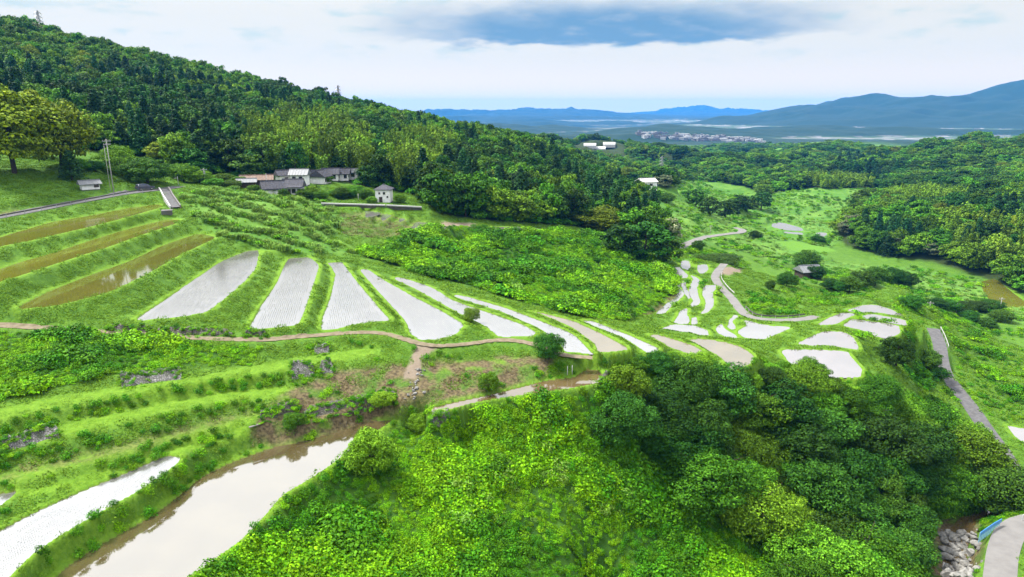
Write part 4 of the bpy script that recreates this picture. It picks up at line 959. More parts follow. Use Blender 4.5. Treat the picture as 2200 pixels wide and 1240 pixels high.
def near_wood():
    line = [(1300,800),(1330,768),(1400,748),(1550,750),(1572,790),(1640,796),(1662,768),(1700,775),(1740,760),(1765,785),(1800,812),(1850,815),(1900,792),(1960,805),(2010,830),(2060,872),(2110,925),(2150,985),(2185,1060),(2230,1100)]
    lx, ly = [q[0] for q in line], [q[1] for q in line]
    mask = region([(1325,800),(1315,880),(1345,965),(1480,1075),(1600,1130),(1680,1190),(1760,1330),(1930,1330),(1950,1200),(1985,1110),(2060,1050),(2150,1050),(2130,985),(2075,895),(2020,840),(1960,800),(1900,790),(1850,800),(1700,800),(1560,790),(1450,770)], 40, 135)
    x, y, g = jgrid(40, 135, 1.5, 500); i, j = cell(x, y); m = mask[i, j] & ~_d[i, j]; x, y = x[m], y[m]
    o = np.argsort(g.random(len(x))); x, y = x[o], y[o]; kept = []
    for a, b in zip(x, y):
        if any((a - c) ** 2 + (b - d) ** 2 < (sp + 1.35) ** 2 for c, d, sp in kept): continue
        z = H1(a, b); gx_, gy_ = proj(np.array([a]), np.array([b]), np.array([z])); px = gx_[0]
        yl = np.interp(px, lx, ly)
        H = g.uniform(5.0, 10.5)
        if gy_[0] > 1085 and px + H * .5 * F / math.hypot(a, b, CAM_Z - z) > 2010: continue
        while H > 2.2 and proj(np.array([a]), np.array([b]), np.array([z + H]))[1][0] < yl: H *= .9
        if H < 2.3: continue
        sp = H * .28; kept.append((a, b, sp))
        big = clump(np.array([a]), np.array([b]), 18, 501)[0]
        if H < 4.5: kk, l = 'near_light', 'low bright green tree along the top edge of the near wood, below the paddies'
        elif px < 1400 and g.random() < .35: kk, l = 'near_light', 'bright green tree on the left side of the near wood'
        elif big > .55: kk, l = 'near_dark', 'dark green broadleaf tree in the near wood above the creek'
        elif g.random() < .45: kk, l = 'near_spread', 'spreading flat topped tree in the near wood above the creek'
        else: kk, l = 'near_mid', 'mid green broadleaf tree in the near wood above the creek'
        k = K[kk]
        e_ = make_tree(k, (a, b, z - .2), H * .55 / k.R * g.uniform(.8, 1.2) * (1.12 if kk == 'near_spread' else .95), H / k.H, g.uniform(0, 6.28), l, group='trees of the near wood, ' + kk.replace('near_', '') + ' foliage')
        e_.rotation_euler = (g.uniform(-.2, .2), g.uniform(-.2, .2), e_.rotation_euler[2]); TREE_COUNT[0] += 1
BAMBOO = [[(525,275),(600,262),(680,285),(770,290),(800,310),(790,370),(690,355),(600,340),(540,330)], [(830,330),(880,295),(950,300),(985,330),(940,370),(870,400),(835,380)], [(590,250),(700,262),(760,285),(700,300)],
          [(2020,470),(2150,470),(2260,500),(2260,600),(2120,560),(2050,520)], [(1900,415),(2000,405),(2080,425),(1960,440)], [(1730,380),(1830,378),(1900,395),(1760,405)]]
CEDAR = [[(0,150),(120,170),(180,210),(60,220),(0,210)], [(190,250),(330,230),(400,280),(520,300),(480,370),(330,345),(230,300)], [(1250,400),(1330,420),(1390,450),(1370,480),(1280,470)], [(560,345),(640,340),(640,375),(560,370)], [(1800,330),(1960,335),(1900,390),(1780,375)], [(1850,470),(1960,500),(1990,560),(1860,540)]]
def woods():
    X, Y, Rr_ = [], [], []
    g = np.random.default_rng(600)
    for r0, r1, sp, mk in ((160, 620, 5.0, FOREST), (290, 620, 6.2, FAR_FOREST), (620, 1100, 8.0, FAR_FOREST), (1100, 1800, 10.5, FAR_FOREST)):
        x, y, _ = jgrid(r0, r1, sp, int(r0 + sp)); i, j = cell(x, y); m = mk[i, j] & ~_d[i, j] & clear_of(x, y)
        # thin out what the hills hide
        z = height(x, y) + 12; ok = np.ones(len(x), bool)
        for t in np.linspace(.5, .985, 26): ok &= height(x * t, y * t) < CAM_Z + (z - CAM_Z) * t
        m &= ok; X.append(x[m]); Y.append(y[m]); Rr_.append(np.full(m.sum(), sp))
    x, y, sp = np.concatenate(X), np.concatenate(Y), np.concatenate(Rr_); z = height(x, y); r = np.hypot(x, y)
    px, py = proj(x, y, z + 6)
    n = len(x); q = g.random(n); cl = clump(x, y, 70, 601); cl2 = clump(x, y, 28, 602)
    names = ['hill_dark', 'hill_mid', 'hill_light', 'hill_bloom', 'cedar', 'bamboo', 'olive']
    sp_i = np.where(cl + .35 * q > .84, 0, np.where(q < .66, 1, np.where(q < .92, 2, 6)))
    sp_i = np.where((q > .935) & (cl2 > .45), 3, sp_i)
    sp_i = np.where((cl2 < .13) & (q < .5) & (sp_i < 2) & (r < 460), 4, sp_i)
    for reg in CEDAR: m = inside(reg, px, py) & (g.random(n) < .38); sp_i = np.where(m, 4, sp_i)
    for reg in BAMBOO: m = inside(reg, px, py) & (g.random(n) < .86); sp_i = np.where(m, 5, sp_i)
    sp_i = np.where((r > 560) & (sp_i == 3), 1, sp_i)
    hgt = np.choose(sp_i, [1, 1, .95, .9, 1.0, 1.0, .72]) * g.uniform(.72, 1.28, n) * np.where(r > 620, .85, 1) * np.where(sp_i == 4, .85, 1)
    wid = g.uniform(.85, 1.25, n) * sp / 5.4 * np.where(r < 620, 1, .88); wid = np.where((sp_i == 6), wid * .72, wid)
    hgt *= np.where(sp > 7, 1.05, 1)
    # the largest ones seen are trees of their own
    size = hgt / r; order = np.argsort(-size); room = max(0, 285 - TREE_COUNT[0] - 75)
    vis = np.ones(n, bool); H_ = np.array([K[a].H for a in names])[sp_i] * hgt
    for t in np.linspace(.6, .97, 30): vis &= height(x * t, y * t) + np.where(FOREST[cell(x * t, y * t)], 7, 0) < CAM_Z + (z + H_ * .8 - CAM_Z) * t
    vis &= (np.abs(px - 1100) < 1090)
    order = [k for k in order if vis[k]][:room]; solo = np.zeros(n, bool); solo[order] = True
    lab = {'hill_dark': 'dark green broadleaf tree at the foot of the wooded hill', 'hill_mid': 'mid green broadleaf tree at the foot of the wooded hill', 'hill_light': 'light green broadleaf tree at the foot of the wooded hill',
           'hill_bloom': 'tree with pale creamy blossom at the foot of the wooded hill', 'cedar': 'dark pointed cedar at the foot of the wooded hill', 'bamboo': 'feathery yellow green bamboo clump at the foot of the wooded hill', 'olive': 'olive green broadleaf tree at the foot of the wooded hill'}
    for k in order:
        nm = names[sp_i[k]]; kd = K[nm]
        make_tree(kd, (x[k], y[k], z[k] - .4), wid[k], hgt[k], g.uniform(0, 6.28), lab[nm] if r[k] < 420 else lab[nm].replace('foot of the wooded hill', 'front edge of the woods across the valley'), 'bamboo' if nm == 'bamboo' else 'tree', ('trees along the hill foot, ' if r[k] < 420 else 'front trees of the valley woods, ') + nm.replace('hill_', ''))
    protos, base = [], {}
    for nm in names: base[names.index(nm)] = (len(protos), len(K[nm].crowns)); protos += K[nm].crowns
    wh = np.array([base[s][0] + g.integers(0, base[s][1]) for s in sp_i])
    for nm, lb, m in (('hill_forest', 'mixed woodland covering the home hill', (r < 620) & (x < 0.32 * y) & ~solo), ('valley_forest', 'woods on the valley hills across the stream', ~((r < 620) & (x < 0.32 * y)) & ~solo)):
        scatter(nm, lb, np.stack([x[m], y[m], z[m] - .4], -1), np.stack([0 * x[m], 0 * x[m], g.uniform(0, 6.28, m.sum())], -1), np.stack([wid[m], wid[m], hgt[m]], -1), wh[m], protos)
    print('WOODS', n, 'solo', solo.sum(), 'near', TREE_COUNT[0])
# ------------------------------------------------------------------ buildings
def roof_prism(w, d, z, h, ov, hip=0.0, th=.14):
    a, b = w / 2 + ov, d / 2 + ov; rx = a - hip * b
    m = MB()
    for dz, e in ((0, 0), (th, .02)):
        m.v += [(-a - e, -b - e, z + dz), (a + e, -b - e, z + dz), (a + e, b + e, z + dz), (-a - e, b + e, z + dz), (-rx, 0, z + h + dz), (rx, 0, z + h + dz)]
    m.f += [(6, 7, 11, 10), (8, 9, 10, 11), (7, 8, 11), (9, 6, 10), (1, 0, 4, 5), (3, 2, 5, 4), (2, 1, 5), (0, 3, 4), (0, 1, 7, 6), (1, 2, 8, 7), (2, 3, 9, 8), (3, 0, 6, 9)]
    if rx > .2: m.box((0, 0, z + h + th + .06), (2 * rx, .28, .22))
    for k in range(int(2 * a / .9)):                       # raised tile courses
        x = -a + .45 + k * .9
        if hip == 0:
            for s in (-1, 1):
                vs = [(x - .05, s * (b + .03), z + th), (x + .05, s * (b + .03), z + th), (x + .05, 0, z + h + th), (x - .05, 0, z + h + th)]
                m.add([(p[0], p[1], p[2] + q) for q in (-.02, .07) for p in vs], [(4, 5, 6, 7), (0, 1, 5, 4), (1, 2, 6, 5), (3, 0, 4, 7), (2, 3, 7, 6)])
    return m
def gable_walls(w, d, h, rh, hip):
    m = MB(); a, b = w / 2, d / 2
    vs = [(-a, -b, -1.2), (a, -b, -1.2), (a, b, -1.2), (-a, b, -1.2), (-a, -b, h), (a, -b, h), (a, b, h), (-a, b, h)]
    fs = [(0, 1, 5, 4), (2, 3, 7, 6)]
    if hip == 0:
        g = rh * .96
        vs += [(-a, 0, h + g), (a, 0, h + g)]; fs += [(1, 2, 6, 9, 5), (3, 0, 4, 8, 7)]
    else: fs += [(1, 2, 6, 5), (3, 0, 4, 7)]
    m.add(vs, fs); return m
def add_window(root, x, z, w, h, face_y, wide=.06, dark=True):
    f = MB(); t = .07
    for c, s in (((x, face_y - .03, z + h / 2), (w + t, .08, t)), ((x, face_y - .03, z - h / 2), (w + t * 2, .14, t)), ((x - w / 2, face_y - .03, z), (t, .08, h - t)), ((x + w / 2, face_y - .03, z), (t, .08, h - t)), ((x, face_y - .025, z), (t * .7, .06, h - t))): f.box(c, s)
    fo = f.build('window', M['timber'], root)
    p = MB(); p.box((x, face_y - .004, z), (w - t, .03, h - t)); p.build('pane', M['glass'], fo)
def house(px, py, w, d, wh, rh, rot, label, cat='house', name='farmhouse', wall='white_wall', roof='tile', hip=0.0, wins=(), door=None, r=None, ov=.55, pent=None, keep=.62, lift=0.0, plinth=True):
    g = gpt(px, r, py) if r else ground(px, py)
    az = math.atan2(g.x, g.y)
    e = empty(name, g + Vector((0, 0, lift)), -az + R(rot), label, cat)
    gable_walls(w, d, wh, rh, hip).build('wall', M[wall], e)
    roof_prism(w, d, wh, rh, ov, hip).build('roof', M[roof], e)
    if plinth:
        p = MB(); p.box((0, 0, -.55), (w + .12, d + .12, 1.3)); p.build('plinth', M['stone_dark'], e)
    for x, z, ww, hh in wins: add_window(e, x, z, ww, hh, -d / 2)
    if door:
        x, ww, hh = door; m = MB(); m.box((x, -d / 2 - .02, hh / 2 + .1), (ww, .10, hh)); do = m.build('door', M['timber'], e)
        h = MB(); h.box((x + ww * .35, -d / 2 - .10, hh * .5), (.06, .06, .25)); h.build('handle', M['steel'], do)
    if pent:                                              # lean-to eave across the front
        z, out = pent; m = MB()
        vs = [(-w / 2 - .4, -d / 2, z + .45), (w / 2 + .4, -d / 2, z + .45), (w / 2 + .4, -d / 2 - out, z), (-w / 2 - .4, -d / 2 - out, z)]
        m.add([(a, b, c + q) for q in (0, .12) for a, b, c in vs], [(3, 2, 1, 0), (4, 5, 6, 7), (0, 1, 5, 4), (1, 2, 6, 5), (2, 3, 7, 6), (3, 0, 4, 7)]); m.build('pent_roof', M[roof], e)
    KEEP_OUT.append((g.x, g.y, max(w, d) * keep + 1.2))
    return e
def buildings():
    house(588, 418, 5.8, 4.2, 1.8, 2.1, 8, 'long low white-walled outbuilding with a dark tiled roof beside the main farmhouse', name='outbuilding', pent=(1.6, .6))
    e = house(632, 417, 5.4, 5.2, 2.2, 2.2, -12, 'main farmhouse with dark openings under a stepped tiled roof', pent=(2.3, 1.0), wins=[(-1.9, 1.2, 1.0, 1.2), (.5, 1.2, 1.1, 1.2), (1.95, 1.2, .8, 1.2)], door=(-.75, .8, 1.7))
    house(646, 404, 5.0, 4.6, 3.4, 1.7, -14, 'taller pale-roofed house right behind the main farmhouse', roof='tile_light', wins=[(-1.3, 2.6, 1.0, .8), (.8, 2.6, 1.1, .8)], r=232)
    house(690, 404, 4.6, 5.2, 2.3, 2.1, 62, 'white gabled house with a grey tiled roof in the middle of the hamlet', wins=[(0.2, 1.3, 1.3, 1.1), (-1.5, 1.3, .7, 1.0)], r=240)
    house(712, 400, 5.2, 4.4, 2.2, 1.9, -6, 'grey tiled house joined behind the white gabled one', wins=[(-1.6, 1.5, 1.3, 1.3), (1.2, 1.5, 1.3, 1.3)], r=247)
    house(736, 396, 4.8, 4.2, 2.3, 1.8, -8, 'white-walled grey roofed house near the bamboo', wins=[(-1.2, 1.6, 1.2, 1.2), (1.4, 1.6, 1.0, 1.2)], r=250)
    house(757, 392, 4.4, 4.0, 2.6, 1.2, -8, 'pale roofed white house at the end of the hamlet', roof='tile_light', wins=[(.6, 1.8, 1.2, 1.2)], r=254)
    house(612, 398, 4.4, 3.8, 2.2, 1.6, 20, 'small grey roofed shed between the rusty shed and the farmhouse', 'shed', 'shed', wins=[(0, 1.3, 1.0, .8)], r=236)
    house(668, 397, 4.0, 3.6, 2.0, 1.5, -30, 'small dark roofed outhouse between the farmhouse and the gabled house', 'shed', 'shed', 'timber', wins=[(0, 1.2, .9, .8)], r=243)
    house(552, 391, 9.0, 4.6, 1.7, 1.3, -4, 'long open shed with a rusty pink roof', 'shed', 'shed', 'timber', 'rust_roof', r=228)
    house(530, 394, 5.0, 4.0, 1.5, .9, -4, 'low pale roofed lean-to beside the rusty shed', 'shed', 'shed', 'timber', 'tile_light', r=224)
    house(826, 431, 4.5, 4.2, 3.9, 1.4, -14, 'tall square white storehouse with a dark pyramid roof', 'storehouse', 'storehouse', hip=.96, wins=[(.5, 2.9, .6, .7), (1.5, 1.8, .45, .5), (-1.0, 2.9, .5, .5)], door=(-.6, 1.0, 1.7), ov=.45, r=216)
    house(186, 358, 3.8, 2.8, 1.3, .8, 10, 'small pale hut half hidden by the yellow green trees', 'hut', 'hut', roof='tile_light', wins=[(1.2, 1.1, 1.0, 1.0)], r=199)
    house(1388, 410, 9.5, 7.5, 5.6, 1.8, 28, 'white two-storey house on the spur beyond the wooded hill', roof='white_paint', wins=[(-2.6, 4.2, 1.9, 1.2), (1.0, 4.2, 1.9, 1.2), (-2.6, 1.5, 1.9, 1.5), (2.2, 1.5, 1.4, 1.5)], r=395)
    house(1362, 411, 8.0, 5.0, 2.2, 1.0, 20, 'low grey roofed annex left of the white two-storey house', 'shed', 'shed', roof='tile_light', wins=[(0, 1.2, 1.6, 1.0)], r=398)
    house(1735, 597, 7.0, 5.6, 2.6, 1.8, 35, 'grey roofed barn among dark trees on the valley slope', 'barn', 'barn', 'timber', 'tile_light', r=258)
    house(1856, 413, 11, 8, 3.2, 2.2, 15, 'small pale roofed farmhouse at the far edge of the valley fields', roof='tile_light', wins=[(-2, 1.7, 2, 1.4), (2, 1.7, 2, 1.4)], r=600)
    house(1890, 410, 9, 7, 3.0, 1.9, -10, 'dark roofed farmhouse at the far edge of the valley fields', wins=[(-2, 1.7, 1.6, 1.4)], r=612)
    # glasshouses on the far wooded ridge
    for k, (px, r) in enumerate(((1262, 1000), (1282, 1012), (1302, 1024))):
        g = gpt(px, r); e = empty('greenhouse', g + Vector((0, 0, .5)), -math.atan2(g.x, g.y), ('long white greenhouse, the left end one on the far wooded ridge', 'long white greenhouse, the middle one on the far wooded ridge', 'long white greenhouse, the right end one on the far wooded ridge')[k], 'greenhouse')
        m = MB(); n = 9; w, d, h = 17.5, 22, 3.2
        ar = [(-d / 2 + 0, 0, -4)] + [(-d / 2 * math.cos(math.pi * q / n), 0, h * math.sin(math.pi * q / n)) for q in range(n + 1)] + [(d / 2, 0, -4)]
        vs = [(x, y_, z) for x in (-w / 2, w / 2) for (y_, _, z) in ar]; L_ = len(ar)
        m.add(vs, [(q, q + 1, L_ + q + 1, L_ + q) for q in range(L_ - 1)] + [tuple(range(L_ - 1, -1, -1)), tuple(range(L_, 2 * L_))]); m.build('cover', M['white_paint'], e)
        f = MB()
        for x in np.linspace(-w / 2, w / 2, 6): f.tube([(x, a[0] * 1.006, a[2] * 1.01 + .02) for a in ar], .12, 5)
        f.build('hoop_frame', M['steel'], e); KEEP_OUT.append((g.x, g.y, 30)); KEEP_OUT.append((g.x * .965, g.y * .965, 26)); KEEP_OUT.append((g.x * .93, g.y * .93, 22))
    # the far town
    gg = random.Random(5); mats = [M['white_paint'], M['concrete'], M['tile_light']]; meshes = []
    for k in range(8):
        w, d, h = gg.uniform(12, 30), gg.uniform(10, 16), gg.uniform(4, 9); m = MB(); m.box((0, 0, h / 2 - 3), (w, d, h + 6)); m.box((0, 0, h + .35), (w + .8, d + .8, .7))
        if k % 2: m.box((w * .2, 0, h + 2.1), (w * .25, d * .5, 2.8))
        me = bpy.data.meshes.new('town_building'); me.from_pydata(m.v, [], m.f); me.materials.append(mats[k % 3]); me.update(); meshes.append(me)
    for k in range(120):
        t = gg.random(); px = 1372 + 265 * t; py = 290 + 13 * t + gg.uniform(-5, 7) + (0 if t > .15 else -1)
        g = ground(px, py)
        if math.hypot(g.x, g.y) < 1500: continue
        o = bpy.data.objects.new('town_building', gg.choice(meshes)); COL.objects.link(o); o.location = g; o.rotation_euler = (0, 0, gg.uniform(-.5, .5)); o.scale = (1, 1, gg.uniform(.5, 1.0))
        tag(o, 'small pale building in the distant town on the plain', 'building', 'buildings of the distant town')
# ------------------------------------------------------------------ poles, pylons, rails, car, walls
def pole(px, top, base, label, arms=2, r=None, stay=None, rad=.125, mat='pole', cat='utility pole', name='utility_pole', transformer=False):
    g = gpt(px, r, base) if r else ground(px, base); d = math.hypot(math.hypot(g.x, g.y), CAM_Z - g.z); h = (base - top) * d / F
    e = empty(name, g, -math.atan2(g.x, g.y) + .25, label, cat)
    MB().tube([(0, 0, -.6), (0, 0, h * .5), (0, 0, h)], [rad, rad * .85, rad * .7], 10).build('pole', M[mat], e, True)
    for k in range(arms):
        z = h - .5 - k * .8; m = MB(); m.box((0, -.16, z), (1.9 - .3 * k, .10, .12)); a = m.build('cross_arm', M['steel'], e)
        for x in (-.8, -.3, .35, .8):
            x *= 1 - .15 * k; q = MB(); q.tube([(x, -.16, z + .06), (x, -.16, z + .14), (x, -.16, z + .22), (x, -.16, z + .30)], [.03, .06, .05, .06], 6); q.build('insulator', M['white_paint'], a)
    if transformer:
        m = MB(); m.tube([(0, -.42, h * .62), (0, -.42, h * .62 + .9)], .26, 10); m.build('transformer', M['steel'], e)
    return e
def pylon(px, top, r, label):
    g = gpt(px, r); x, y, z = ray(px, top); zt = CAM_Z + z * r / math.hypot(x, y); H = zt - g.z
    e = empty('lattice_pylon', g, -math.atan2(g.x, g.y) + .5, label, 'pylon'); b = H * .09; m = MB(); t = .14
    def cor(s, q): w = b * (1 - .86 * q); return Vector((s[0] * w, s[1] * w, H * q))
    S4 = [(-1, -1), (1, -1), (1, 1), (-1, 1)]
    for s in S4: MB().tube([cor(s, 0) - Vector((0, 0, 1)), cor(s, .5), cor(s, 1)], t, 4).build('leg', M['steel'], e)
    lv = [0, .17, .32, .46, .58, .69, .79, .88, .96]
    for a, c in zip(lv[:-1], lv[1:]):
        for k in range(4):
            p, q = S4[k], S4[(k + 1) % 4]
            m.tube([cor(p, a), cor(q, c)], t * .6, 3); m.tube([cor(q, a), cor(p, c)], t * .6, 3); m.tube([cor(p, c), cor(q, c)], t * .6, 3)
    m.build('bracing', M['steel'], e)
    for q, L_ in ((.70, .13), (.81, .115), (.92, .10)):
        z = H * q; w = H * L_; a = MB(); 
        for s in (-1, 1): a.tube([(-w, 0, z), (0, s * b * .25, z + .5), (w, 0, z)], t * .7, 3); a.tube([(-w, 0, z), (0, s * b * .2, z + 1.6), (w, 0, z)], t * .6, 3)
        ao = a.build('cross_arm', M['steel'], e)
        for s in (-1, 1): MB().tube([(s * w, 0, z), (s * w, 0, z - 1.4)], .10, 5).build('insulator', M['white_paint'], ao)
def rail(pts, label, mat, post_mat, h=.7, gap=3.5, beam=(.06, .30), name='guardrail', two=False):
    pts = [Vector(p) for p in pts]; e = empty(name, pts[0], 0, label, 'guardrail'); o = pts[0]
    m = MB(); L_ = 0; nxt = 0
    for a, b in zip(pts[:-1], pts[1:]):
        d = (b - a); n = Vector((-d.y, d.x, 0)).normalized() * beam[0] / 2
        for z0, z1 in (((h - beam[1], h),) if not two else ((h - .12, h), (h - .5, h - .38))):
            vs = [a - o + n + Vector((0, 0, z0)), b - o + n + Vector((0, 0, z0)), b - o + n + Vector((0, 0, z1)), a - o + n + Vector((0, 0, z1))]
            vs2 = [v - 2 * n for v in vs]; m.add(vs + vs2, [(0, 1, 2, 3), (7, 6, 5, 4), (3, 2, 6, 7), (1, 0, 4, 5), (0, 3, 7, 4), (2, 1, 5, 6)])
        while nxt <= L_ + d.length:
            p = a + d * ((nxt - L_) / d.length) - o; q = MB(); q.tube([p + Vector((0, 0, -.6)), p + Vector((0, 0, h - .02))], .07, 6); q.build('post', M[post_mat], e); nxt += gap
        L_ += d.length
    m.build('rail', M[mat], e); return e
def lane_side(nm, off, k0=0, k1=None, lift=0.05):
    w = LANES[nm]['w3']; out = []
    for k in range(k0, len(w) if k1 is None else k1):
        a, b = Vector(w[max(k - 1, 0)]), Vector(w[min(k + 1, len(w) - 1)]); n = Vector((-(b - a).y, (b - a).x, 0)).normalized(); p = Vector(w[k]) + n * off; out.append(Vector((p.x, p.y, w[k][2] + lift)))
    return out
def car(loc, rz):
    e = empty('parked_car', loc, rz, 'dark blue hatchback on the road where the ramp leaves it', 'car')
    L_, Wd = 4.2, 1.70
    prof = [(-2.1, .38), (-2.1, .95), (-2.02, 1.05), (-1.85, 1.5), (-1.55, 1.62), (.15, 1.62), (.55, 1.5), (1.05, 1.02), (1.95, .88), (2.1, .70), (2.1, .38)]
    bm = bmesh.new(); rings = []
    for y, s in ((-Wd / 2, .93), (-Wd / 2 + .06, 1), (Wd / 2 - .06, 1), (Wd / 2, .93)):
        rings.append([bm.verts.new((x * (1 if z < 1.1 else s), y * (1 if z < 1.1 else .90), z)) for x, z in prof])
    n = len(prof)
    for a, b in zip(rings[:-1], rings[1:]):
        for k in range(n): bm.faces.new((a[k], a[(k + 1) % n], b[(k + 1) % n], b[k]))
    bm.faces.new(rings[0]); bm.faces.new(rings[-1][::-1])
    bmesh.ops.recalc_face_normals(bm, faces=bm.faces); bmesh.ops.bevel(bm, geom=[q for q in bm.edges], offset=.03, segments=1, affect='EDGES')
    me = bpy.data.meshes.new('body'); bm.to_mesh(me); bm.free(); me.materials.append(M['car_paint']); b = bpy.data.objects.new('body', me); COL.objects.link(b); b.parent = e
    def win(vs, nm='window'):
        m = MB(); m.add(vs, [tuple(range(len(vs)))]); m.build(nm, M['glass'], e)
    for s in (-1, 1):
        y0, y1 = s * .868, s * .80
        win([(-1.6, y0 * .955, 1.1), (-.55, y0 * .955, 1.1), (-.55, y1 * .975, 1.5), (-1.5, y1 * .975, 1.5)][::s]); win([(-.45, y0 * .955, 1.1), (.78, y0 * .955, 1.1), (.38, y1 * .975, 1.5), (-.45, y1 * .975, 1.5)][::s])
    win([(1.03, -.68, 1.08), (1.03, .68, 1.08), (.60, .62, 1.49), (.60, -.62, 1.49)], 'windscreen')
    win([(-2.04, .66, 1.1), (-2.04, -.66, 1.1), (-1.89, -.6, 1.48), (-1.89, .6, 1.48)], 'rear_window')
    for x in (-1.3, 1.32):
        for s in (-1, 1):
            w = MB(); w.tube([(x, s * .70, .31), (x, s * .88, .31)], .31, 16); wo = w.build('wheel', M['rubber'], e, False); q = MB(); q.tube([(x, s * .86, .31), (x, s * .895, .31)], .19, 12); q.build('rim', M['steel'], wo)
    for s in (-1, 1):
        h = MB(); h.box((2.08, s * .6, .74), (.08, .36, .14)); h.build('headlight', M['lamp_glass'], e)
        h = MB(); h.box((-2.09, s * .68, .92), (.06, .2, .22)); h.build('tail_light', simple('tail_light_red', (.16, .008, .006), rough=.3), e)
CREEP = []
def stone_patch(x0, y0, x1, y1, hpx0, hpx1, label, mat='stone', cat='stone wall', name='stone_wall', fwd=.30):
    n = max(4, int(abs(x1 - x0) / 5)); rg = random.Random(int(x0)); rows = [[], [], [], [], []]
    for k in range(n + 1):
        t = k / n; px, py = x0 + (x1 - x0) * t, y0 + (y1 - y0) * t + rg.uniform(-.8, .8); hp = hpx0 + (hpx1 - hpx0) * t + rg.uniform(-2.5, 2.5)
        hp *= min(1, .55 + 6 * min(t, 1 - t))
        g0 = ground(px, py); f = Vector((-g0.x, -g0.y, 0)).normalized(); d = math.hypot(g0.x, g0.y)
        hh = hp * d / F; out = f * fwd
        b = g0 + out - Vector((0, 0, .35)); tp = ground(px, py - hp)
        run = max((tp - g0).dot(-f), .1); run = min(run, 2.6); top = g0 - f * run + Vector((0, 0, max(hh * .98, .3))) + out
        top.z = min(max(top.z, H1(top.x, top.y) + .05), H1(top.x, top.y) + (.9 if mat == 'stone' else .45))
        CREEP.append(top + f * .1); CREEP.append(top - f * .3)
        if t < .12 or t > .88: CREEP.extend([b.lerp(top, u) + f * .15 for u in (.2, .5, .8)])
        elif rg.random() < .35: CREEP.append(b.lerp(top, rg.uniform(.5, .9)) + f * .1)
        if rg.random() < .6: CREEP.append(b + f * .25 + Vector((0, 0, .3)))
        rows[0].append(b); rows[1].append(b.lerp(top, .55) + f * rg.uniform(-.03, .06)); rows[2].append(top); rows[3].append(Vector((top.x, top.y, top.z + .03)) - f * .45)
        q = top - f * 1.6; rows[4].append(Vector((q.x, q.y, H1(q.x, q.y) - .5)))
    o = rows[0][0].copy(); k = n + 1; m = MB()
    m.add([p - o for r_ in rows for p in r_], [(r_ * k + q, r_ * k + q + 1, (r_ + 1) * k + q + 1, (r_ + 1) * k + q) for r_ in range(4) for q in range(n)] + [(0, k, 2 * k, 3 * k, 4 * k), (4 * k + n, 3 * k + n, 2 * k + n, k + n, n)])
    ob = m.build(name, M[mat]); ob.location = o; tag(ob, label, cat); return ob
def rock_mesh(seed):
    bm = bmesh.new(); bmesh.ops.create_icosphere(bm, subdivisions=2, radius=1); g = np.random.default_rng(seed); pl = unit(g.normal(size=(9, 3))); off = g.uniform(.55, .9, 9)
    for v in bm.verts:
        p = np.array(v.co)
        for q, o in zip(pl, off):
            t = p @ q - o
            if t > 0: p = p - q * t
        v.co = p * np.array([1.15, .85, .75])
    me = bpy.data.meshes.new('rock'); bm.to_mesh(me); bm.free(); me.materials.append(M['rock']); return me
